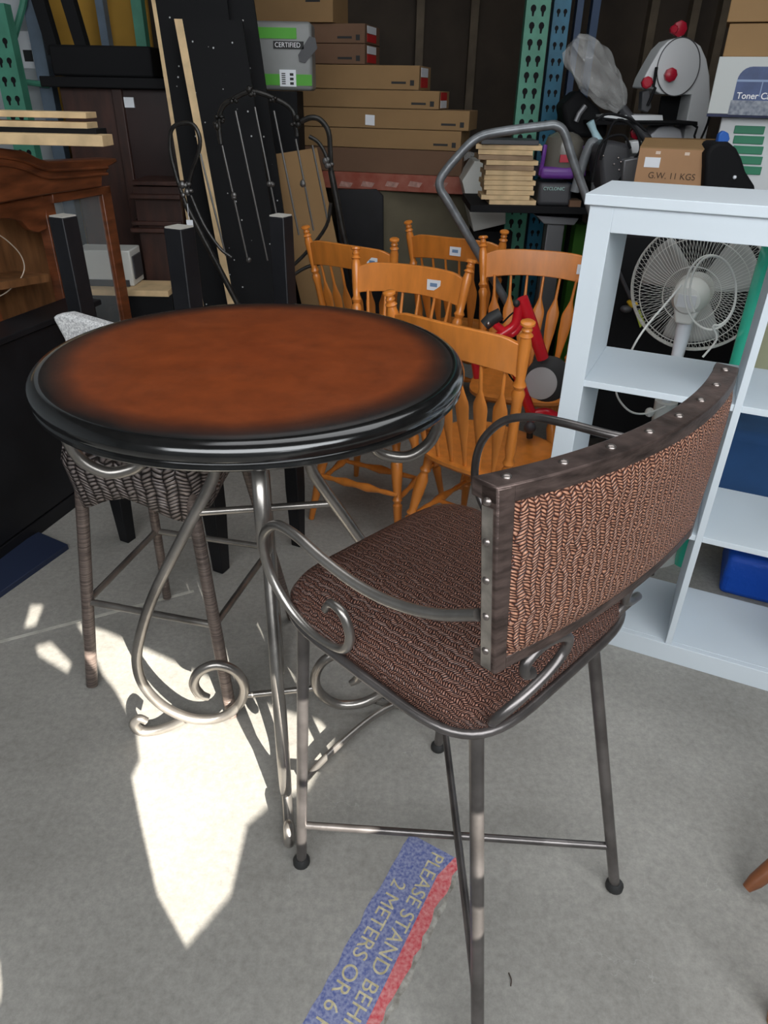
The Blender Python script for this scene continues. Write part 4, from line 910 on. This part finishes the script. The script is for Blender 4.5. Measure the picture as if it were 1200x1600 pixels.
link('lower_housing', prismpx([(1010,228),(1018,210),(1032,198),(1050,194),(1064,203),(1070,225),(1072,262),(1000,262)], BY-.02, .2), mat('white_paint_saw', (.66, .66, .70), .4), bsw, bevel=.008)
link('foot_block', MB().box(X(1000, 250, BY), X(1105, 250, BY), BY, BY+.2, wbz, Z(1060, 226, BY)), M_greyp, bsw, bevel=.004)
link('saw_table', prismpx([(944,180),(1035,180),(1036,188),(944,188)], BY-.12, .3), M_greyp, bsw)
link('table_edge', prismpx([(925,189),(1090,190),(1090,196),(925,195)], BY-.14, .3), M_blackm, bsw)
link('blade_guide', prismpx([(1004,143),(1015,140),(1018,168),(1012,176),(1002,172)], BY-.02, .06), M_darkg, bsw, bevel=.004)
link('guide_bar', MB().tube([at(1026, 105, BY-.02), at(1021, 135, BY-.03), at(1024, 137, BY-.03), at(1012, 165, BY-.03)], .008, 8), M_blackm, bsw)
link('handle_rod', MB().tube([at(u, v, BY-.16) for u, v in ((930,184),(990,190),(1082,194),(1085,212),(1090,226),(1106,192),(1109,172))], .006, 8, sub=3), M_blackm, bsw)
link('blade_opening', prismpx([(1034,150),(1079,150),(1072,188),(1028,186)], BY+.155, .012), M_blackm, bsw)
# cloudy plastic dust bag
db = thing('dust_bag', 'cloudy clear plastic dust bag slumped left of the band saw', 'bag', tuple(at(930, 180, 4.2)))
a = at(894, 66, 4.2); b = at(972, 168, 4.2); ax = (b-a); L_ = ax.length; t_ = ax.normalized(); u_ = Vector((0, -1, 0)); v_ = t_.cross(u_).normalized(); P = []
random.seed(9)
for k in range(24):
    an = 2*PI*k/24; row = []
    for i in range(15):
        s = i/14; r = .105*(math.sin(PI*min(max(s*.93+.05, .02), .98))**.45)*(1-.30*s) + .012*math.sin(5*an+7*s)+.008*math.sin(9*an-11*s+1)
        row.append(a+t_*(s*L_)+(u_*math.cos(an)*.9+v_*math.sin(an))*max(r, .01))
    P.append(row)
link('film', MB().grid(P, True, True), M_clear, db)
link('hose_cuff', MB().tube([b, b+t_*.10, b+t_*.16+Vector((.05, 0, -.04))], .022, 10), M_darkg, db)
bk2 = thing('tool_heap', 'tangle of black power tool and cables left of the cardboard box', 'power tool', (X(955, 250, 3.9), 3.9, wbz))
def pp(px, Y, d, m, nm, bev=.006): return link(nm, prismpx(px, Y, d), m, bk2, bevel=bev)
pp([(940,285),(936,232),(950,220),(985,225),(990,300),(940,300)], 3.8, .25, M_darkg, 'motor_body', .02)
pp([(885,200),(878,165),(905,140),(935,168),(950,195),(948,215),(900,215)], 4.35, .2, M_blackm, 'guard', .02)
pp([(975,250),(1000,246),(1000,285),(972,285)], 3.75, .1, M_grey, 'vent_block', .006)
pp([(985,222),(1003,220),(1000,240),(988,240)], 4.0, .1, M_greyp, 'switch_box', .004)
for px in (((925,285),(935,235),(950,215),(975,212),(985,232)), ((938,250),(960,190),(990,200),(1000,235),(975,262)), ((930,190),(950,178),(985,186),(1010,205)), ((965,285),(985,262),(1000,270))):
    link('cable', MB().tube([at(u, v, 3.78) for u, v in px], .006, 8, sub=5), M_blackm, bk2)
mb = MB(); random.seed(2)
for _ in range(9): mb.ball(at(random.uniform(940, 985), random.uniform(240, 282), 3.79), .005, 6)
link('screw_heads', mb, M_nail, bk2)
link('lever', MB().tube([at(u, v, 4.3) for u, v in ((900,190),(905,178),(915,165))], .014, 8), M_grey, bk2)
# cardboard box with stencilled weight
CY = 3.5; cbx = thing('cardboard_box', 'open tan cardboard box with stencilled weight marks behind the bookcase top', 'box', (X(993, 270, CY), CY, wbz))
x0, x1 = X(993, 270, CY), X(1107, 270, CY); z1 = Z(1050, 232, CY)
link('front', MB().box(x0, x1, CY, CY+.006, wbz, z1), mat('tan_cardboard', (.40, .22, .11), .75, var=.08, scale=5), cbx)
link('side', MB().box(x0, x0+.006, CY+.006, CY+.3, wbz, z1), M_card, cbx); link('side', MB().box(x1-.006, x1, CY+.006, CY+.3, wbz, z1), M_card, cbx); link('rear', MB().box(x0, x1, CY+.3, CY+.306, wbz, z1), M_card, cbx); link('base', MB().box(x0+.006, x1-.006, CY+.006, CY+.3, wbz, wbz+.006), M_card, cbx)
link('flap', MB().prism([(x0, CY+.3, z1), (x1, CY+.3, z1), (x1+.02, CY+.27, z1+.035), (x0-.0, CY+.27, z1+.03)], (0, .006, 0)), M_card, cbx)
link('flap', MB().prism([(x0, CY, z1), (x1, CY, z1), (x1-.01, CY+.12, z1+.03), (x0+.01, CY+.12, z1+.03)], (0, 0, .005)), M_card, cbx)
link('sticker', MB().box(x0+.03, x0+.095, CY-.002, CY, z1-.075, z1-.035), M_label, cbx, label='white sticker')
for s_, dz_ in (('G.W. 11 KGS', .118), ('N.W. 9 KGS', .162)):
    link('stencil', text_mb(s_, .036, frameM((x0+.055, CY-.0012, z1-dz_), (1, 0, 0), (0, 0, 1)), .0004, 0, .98), mat('stencil_ink', (.06, .035, .02), .8), cbx)
for du in (.07, .19, .33): link('tape_glint', MB().box(x0+du, x0+du+.02, CY-.0015, CY, z1-.022, z1-.010), mat('clear_tape', (.75, .6, .5), .1), cbx)
cbx.rotation_euler = (0, 0, math.radians(-20))
# white cabinet with green panels, toner box, brown cartons
GYc = 3.62; gx0, gx1 = X(1115, 240, GYc), X(1300, 240, GYc); gz1 = Z(1150, 183, GYc)
gc = thing('parts_cabinet', 'pale grey cabinet with a column of green drawers, under the toner box', 'cabinet', (gx0, GYc, wbz))
link('body', MB().box(gx0, gx1, GYc, GYc+.35, wbz, gz1), M_greyp, gc, bevel=.004)
for i in range(5):
    v0 = 196+i*15.5; link('drawer', MB().box(X(1147-i*1.5, v0, GYc), X(1190-i*1.5, v0, GYc), GYc-.006, GYc+.002, Z(1165, v0+12.5, GYc), Z(1165, v0, GYc)), mat('dark_green_plastic', (.015, .20, .10), .5), gc, bevel=.002)
TYc = 3.58; tx0, tx1 = X(1113, 140, TYc), X(1320, 140, TYc); tz1 = Z(1150, 89, TYc); tn = thing('toner_box', 'white carton printed toner cartridge, on the pale grey cabinet', 'box', (tx0, TYc, gz1))
link('carton', MB().box(tx0, tx1, TYc, TYc+.3, gz1+.012, tz1), mat('off_white_card', (.52, .54, .53), .7), tn, bevel=.003)
link('dark_base', MB().box(tx0, tx1, TYc+.002, TYc+.3, gz1+.001, gz1+.013), mat('dark_navy_card', (.02, .025, .07), .7), tn)
px0, pz0 = X(1141, 160, TYc), gz1+.03; ph = tz1-pz0-.035; pwid = .42; pic = []
for a in [PI/2*i/6 for i in range(7)]: pic.append((px0+.05-.05*math.sin(PI/2-a)*1.0, TYc-.001, pz0+ph-.05+.05*math.sin(a)))
pic = [(px0, TYc-.001, pz0)]+pic+[(px0+pwid, TYc-.001, pz0+ph), (px0+pwid, TYc-.001, pz0)]
link('picture', MB().prism(pic, (0, .0015, 0)), mat('printed_blue', (.045, .075, .19), .5, var=.25, scale=10), tn, label='dark blue printed picture')
mb = MB(); 
for x in (.10, .20, .30): mb.box(px0+x, px0+x+.004, TYc-.002, TYc-.001, pz0+.05, pz0+ph-.05)
mb.box(px0, px0+pwid, TYc-.002, TYc-.001, pz0+ph-.055, pz0+ph-.047); link('picture_lines', mb, mat('pale_blue_print', (.25, .33, .5), .6), tn)
link('picture_base', MB().box(px0-.006, px0+pwid, TYc-.003, TYc-.001, pz0-.02, pz0+.035), mat('grey_blue_print', (.12, .14, .19), .6, scale=60, col2=(.3, .32, .36)), tn)
link('lettering', text_mb('Toner Cartridge', .034, frameM((px0+.012, TYc-.0035, pz0+.041), (1, 0, 0), (0, 0, 1)), .0004, .0004, 1.0), M_txt_w, tn, label='white letters reading toner cartridge')
gc.rotation_euler = tn.rotation_euler = (0, 0, math.radians(-22))
bz = tz1
for i in range(2):
    bx0 = X(1129-i*2, 50, 3.7); zz2 = Z(1150, 38, 3.7) if i == 0 else bz+.2
    MR = Matrix.Translation((bx0-.01*i, 3.64, 0)) @ Matrix.Rotation(math.radians(-22), 4, 'Z')
    tag(link('brown_carton', MB().box(0, .6, 0, .3, bz+.002, zz2-.002, MR), M_card, bevel=.003), ('lower' if i == 0 else 'upper')+' brown carton above the toner box, upper right corner', 'box'); bz = zz2
bp_ = thing('backpack', 'black backpack with a blue tab slumped in front of the green drawers', 'backpack', (X(1140, 280, 3.4), 3.4, wbz))
q = [(1100,300),(1103,262),(1104,240),(1112,228),(1124,222),(1140,222),(1152,232),(1160,248),(1166,268),(1180,290),(1182,300)]
link('bag', prismpx(q, 3.36, .16), M_blackm, bp_, bevel=.03, seg=4); link('tab', prismpx([(1121,224),(1124,210),(1131,204),(1139,208),(1141,218),(1136,224)], 3.40, .03), mat('blue_tab', (.02, .12, .48), .5), bp_, bevel=.005)
link('badge', MB().ball(at(1148, 277, 3.355), .008, 10), M_label, bp_)

# ------------------------------------------------------------------ red folding bike frame standing on the near maple chair
YB = 2.36; bkx = thing('folding_bike', 'small red folding bike propped on the nearest maple chair', 'bike', (X(830, 640, YB), YB, .45))
def bt(nm, px, r, m, sub=0, Y=YB, lab=None): return link(nm, MB().tube([at(u, v, Y) for u, v in px], r, 12, sub=sub), m, bkx, label=lab)
bt('main_tube', [(815,466),(830,505),(848,560)], .021, M_red)
bt('cross_tube', [(812,470),(806,505),(788,520),(768,532)], .017, M_red, 3)
bt('stem', [(768,500),(780,512),(800,522),(815,505)], .013, M_red, 3)
bt('lower_tube', [(800,560),(815,605),(828,640),(836,655)], .018, M_red)
bt('base_tube', [(822,652),(850,645),(868,652)], .020, M_red, 3)
bt('seat_tube', [(742,565),(746,590)], .014, M_red)
g = bt('hand_grip', [(757,508),(768,498),(783,490)], [.020, .023, .021], M_rub)
link('grip_end', MB().ball(at(763, 506, YB-.02), .008, 10), M_nail, g)
link('hinge', MB().ball(at(807, 474, YB-.022), .012, 12), M_rub, bkx)
bt('brake_cable', [(785,505),(800,490),(815,482),(832,478)], .003, M_blackm, 4)
bt('brake_cable', [(790,575),(800,592),(815,608)], .003, M_blackm, 4)
c = at(856, 592, YB+.03); ax = Vector((-.25, -1, .25)).normalized()
link('wheel', MB().lathe(c-ax*.02, c+ax*.02, [(0, .066), (.15, .080), (.85, .080), (1, .066)], 40), M_rub, bkx)
c2 = at(845, 599, YB-.0); link('wheel_disc', MB().lathe(c2, c2+ax*.008, [(0, .0), (.01, .056), (.8, .056), (1, .050)], 40), mat('pale_grey_disc', (.45, .44, .44), .5), bkx, label='pale grey disc')
link('pedal', MB().ball(at(828, 668, YB-.03), .022, 12), M_darkg, bkx); link('kick_stand', MB().tube([at(828, 660, YB), Vector((at(828, 680, YB).x, YB, .450))], .012, 10), M_rub, bkx)

# ------------------------------------------------------------------ pedestal fan behind the bookcase
FY = 2.42; fc = at(1087, 452, FY)
fn = thing('pedestal_fan', 'white pedestal fan seen from behind through the bookcase opening', 'fan', (fc.x, fc.y, 0))
axd = Vector((.50, .86, .06)).normalized(); fu = Vector((0, 0, 1)); fr_ = axd.cross(fu).normalized(); fu = fr_.cross(axd).normalized()
RF = .215
def fpt(r, a, d): return fc+fr_*(r*math.cos(a))+fu*(r*math.sin(a))+axd*d
mb = MB()
for r, d in ((RF, .02), (RF, .035), (RF*.80, -.045), (RF*.42, -.075)): mb.tube([fpt(r, 2*PI*k/64, d) for k in range(64)], .0035 if r == RF else .0018, 6, closed=True)
for k in range(96):
    a = 2*PI*k/96; mb.tube([fpt(.05, a, -.075), fpt(.12, a, -.072), fpt(.175, a, -.045), fpt(.205, a, -.01), fpt(RF, a, .02)], .0008, 4, cap=False)
link('rear_grille', mb, M_wplas, fn, label='off-white wire guard')
mb = MB()
for k in range(80):
    a = 2*PI*k/80; mb.tube([fpt(.04, a, .11), fpt(.13, a, .105), fpt(.185, a, .08), fpt(RF, a, .035)], .0007, 4, cap=False)
link('front_grille', mb, M_wplas, fn)
for k in range(3):
    a0 = math.radians(35+120*k); P = []
    for i in range(9):
        r = .03+.16*i/8; row = []
        for j in range(9):
            a = a0+(-.5+j/8)*(1.35-.35*i/8); row.append(fpt(r, a, .03+.035*(j/8-.5)))
        P.append(row)
    link('blade', MB().grid(P), mat('grey_fan_blade', (.5, .5, .48), .5), fn, solid=.003)
link('motor_housing', MB().lathe(fpt(0, 0, .0), fpt(0, 0, -.15), [(0, .058), (.2, .062), (.75, .055), (.95, .04), (1, .02)], 28), M_wplas, fn)
link('gear_box', MB().prism([fpt(0, 0, -.12)+fr_*x_+fu*z_ for x_, z_ in ((-.040,.03),(.040,.03),(.042,-.03),(.026,-.085),(-.026,-.085),(-.042,-.03))], axd*.07), M_wplas, fn, bevel=.008, seg=3)
link('housing_vent', MB().prism([fpt(.0, 0, -.152)+fr_*x_+fu*z_ for x_, z_ in ((-.028,-.02),(.028,-.02),(.028,.02),(-.028,.02))], axd*.01), M_greyp, fn)
cb_ = Vector((fc.x, fc.y, 0))-axd*.06; cb_.z = 0
link('neck', MB().tube([(cb_.x, cb_.y, fc.z-.03), (cb_.x, cb_.y, fc.z-.10), (cb_.x, cb_.y, fc.z-.22)], [.030, .026, .020], 14), mat('white_plastic_bright', (.72, .74, .78), .4), fn)
link('upper_pole', MB().tube([(cb_.x, cb_.y, fc.z-.20), (cb_.x, cb_.y, .55)], .019, 14), mat('white_plastic_bright', (.72, .74, .78), .4), fn)
link('height_clamp', MB().tube([(cb_.x, cb_.y, .60), (cb_.x, cb_.y, .50)], [.040, .034], 16), M_wplas, fn); link('clamp_knob', MB().ball((cb_.x-.055, cb_.y-.01, .56), .017, 12), M_wplas, fn)
link('lower_pole', MB().tube([(cb_.x, cb_.y, .5), (cb_.x, cb_.y, .02)], .014, 14), M_wplas, fn)
link('base', MB().lathe((cb_.x, cb_.y, 0), (cb_.x, cb_.y, .05), [(0, .19), (.4, .185), (.7, .08), (1, .025)], 36), M_wplas, fn)
cordY = FY-.20
cd = [(1065,445),(1040,475),(1010,510),(988,545)]
link('cord', MB().tube([at(u, v, cordY) for u, v in cd]+[at(965,600,cordY+.1), at(966,622,cordY+.1), at(985,643,cordY+.1), at(1010,646,cordY+.1), at(1040,635,cordY+.1)], .0035, 8, sub=5), M_wplas, fn)
link('cord', MB().tube([at(1110+40*math.cos(a), 457+58*math.sin(a), cordY) for a in [2*PI*i/20 for i in range(20)]], .0035, 8, closed=True, sub=3), M_wplas, fn)
link('cord', MB().tube([at(1114+36*math.cos(a), 455+55*math.sin(a), cordY-.01) for a in [PI*.8+2*PI*.85*i/20 for i in range(21)]]+[at(1120,530,cordY), at(1098,558,cordY)], .0035, 8, sub=3), M_wplas, fn)
ry = 2.22; rr_ = at(1150, 570, ry)
tf = thing('film_roll', 'tall teal plastic film roll standing behind the bookcase divider', 'roll', (rr_.x, ry, 0))
link('roll', MB().lathe((rr_.x+.01, ry, 0), (rr_.x+.01, ry, 1.36), [(0, .03), (.2, .034), (.5, .03), (.8, .033), (1, .028)], 20), M_teal, tf)
link('core', MB().lathe((rr_.x+.01, ry, 0), (rr_.x+.01, ry, 1.35), [(0, .014), (1, .014)], 14), mat('teal_core', (.03, .3, .2), .5), tf)
def inside(name, u0, v0, u1, v1, Y, d, m, lab, cat, bev=.01, down=None):
    mb = facebox(u0, v0, u1, v1, Y, d)
    if down is not None:
        z1 = max(p.z for p in mb.v); mb.v = [Vector((p.x, p.y, down if p.z < z1-1e-5 else p.z)) for p in mb.v]
    return tag(link(name, mb, m, bevel=bev, seg=3), lab, cat)
BD = Vector((.908, -.418, 0)); BB = Vector((.418, .908, 0))
def rinside(name, u, v0, v1, Y, wd_, d, m, lab, cat, bev=.01, down=None):
    a = at(u, v1, Y); t = at(u, v0, Y); z0 = a.z if down is None else down; mb = MB().prism([Vector((t.x, t.y, z0))+q for q in (Vector((0,0,0)), BD*wd_, BD*wd_+BB*d, BB*d)], (0, 0, t.z-z0))
    return tag(link(name, mb, m, bevel=bev, seg=3), lab, cat)
rinside('storage_tote', 1134, 672, 780, 2.10, .5, .3, M_navy, 'navy fabric storage tote seen through the bookcase, right side', 'tote', .03)
rinside('crate', 1134, 793, 860, 2.11, .48, .28, M_wplas, 'white crate holding up the navy tote behind the bookcase', 'crate', .01, .40)
rinside('plastic_basket', 1140, 868, 990, 2.04, .5, .28, mat('bright_blue_mesh', (.01, .10, .60), .5, bump=.8, bscale=60, scale=30), 'bright blue mesh basket on the floor behind the bookcase', 'basket', .02, 0)
rinside('beige_box', 1190, 430, 640, 2.45, .5, .2, mat('pale_olive_board', (.50, .50, .32), .8), 'pale yellow-green box behind the right column of the bookcase', 'box', .01, 0)
inside('low_black_cabinet', 935, 372, 1330, 560, 3.0, .25, M_blackm, 'low black cabinet far behind the pedestal fan', 'cabinet', .005, .16)
cl = thing('hand_clamp', 'yellow and dark hand clamp hanging left of the pedestal fan', 'clamp', tuple(at(1000, 520, 2.975)))
link('jaw', MB().tube([at(982,470,2.975), at(988,478,2.975), at(996,474,2.975)], .009, 8, sub=3), mat('yellow_plastic', (.62, .38, .02), .5), cl)
link('bar', MB().tube([at(965,420,2.975), at(985,465,2.975)], .008, 8), M_darkg, cl); link('tag', MB().prism([at(992,487,2.975), at(1000,484,2.975), at(1008,505,2.975), at(1000,512,2.975)], (0, .004, 0)), mat('lime_tag', (.42, .5, .05), .6), cl)
link('pad', MB().ball(at(978, 483, 2.975), .025, 12, .6), M_darkg, cl)

# ------------------------------------------------------------------ bits at the right edge and on the floor
M_leg2 = mat('reddish_chair_leg', (.24, .085, .035), .4, var=.3, scale=10)
a = atz(1166, 1388, .02); b = a+Vector((.30, .10, .30))
tag(link('chair_leg', MB().lathe(a, b, [(0, .010), (.06, .016), (.3, .022), (.7, .026), (1, .03)], 16), M_leg2), 'reddish-brown turned leg poking in at the right edge', 'chair leg')
a = atz(1210, 1600, .0); b = a+Vector((.04, .10, .40))
tag(link('chair_leg', MB().lathe(a, b, [(0, .014), (.1, .02), (1, .024)], 16), mat('orange_leg', (.4, .16, .05), .4)), 'orange-brown leg at the bottom right corner', 'chair leg')
tag(link('twig', MB().tube([atz(795,1520,.002), atz(799,1531,.004), atz(798,1541,.002)], .0012, 6, sub=3), mat('dry_twig', (.06, .04, .03), .8)), 'tiny dry twig on the concrete right of the front chair leg', 'twig')
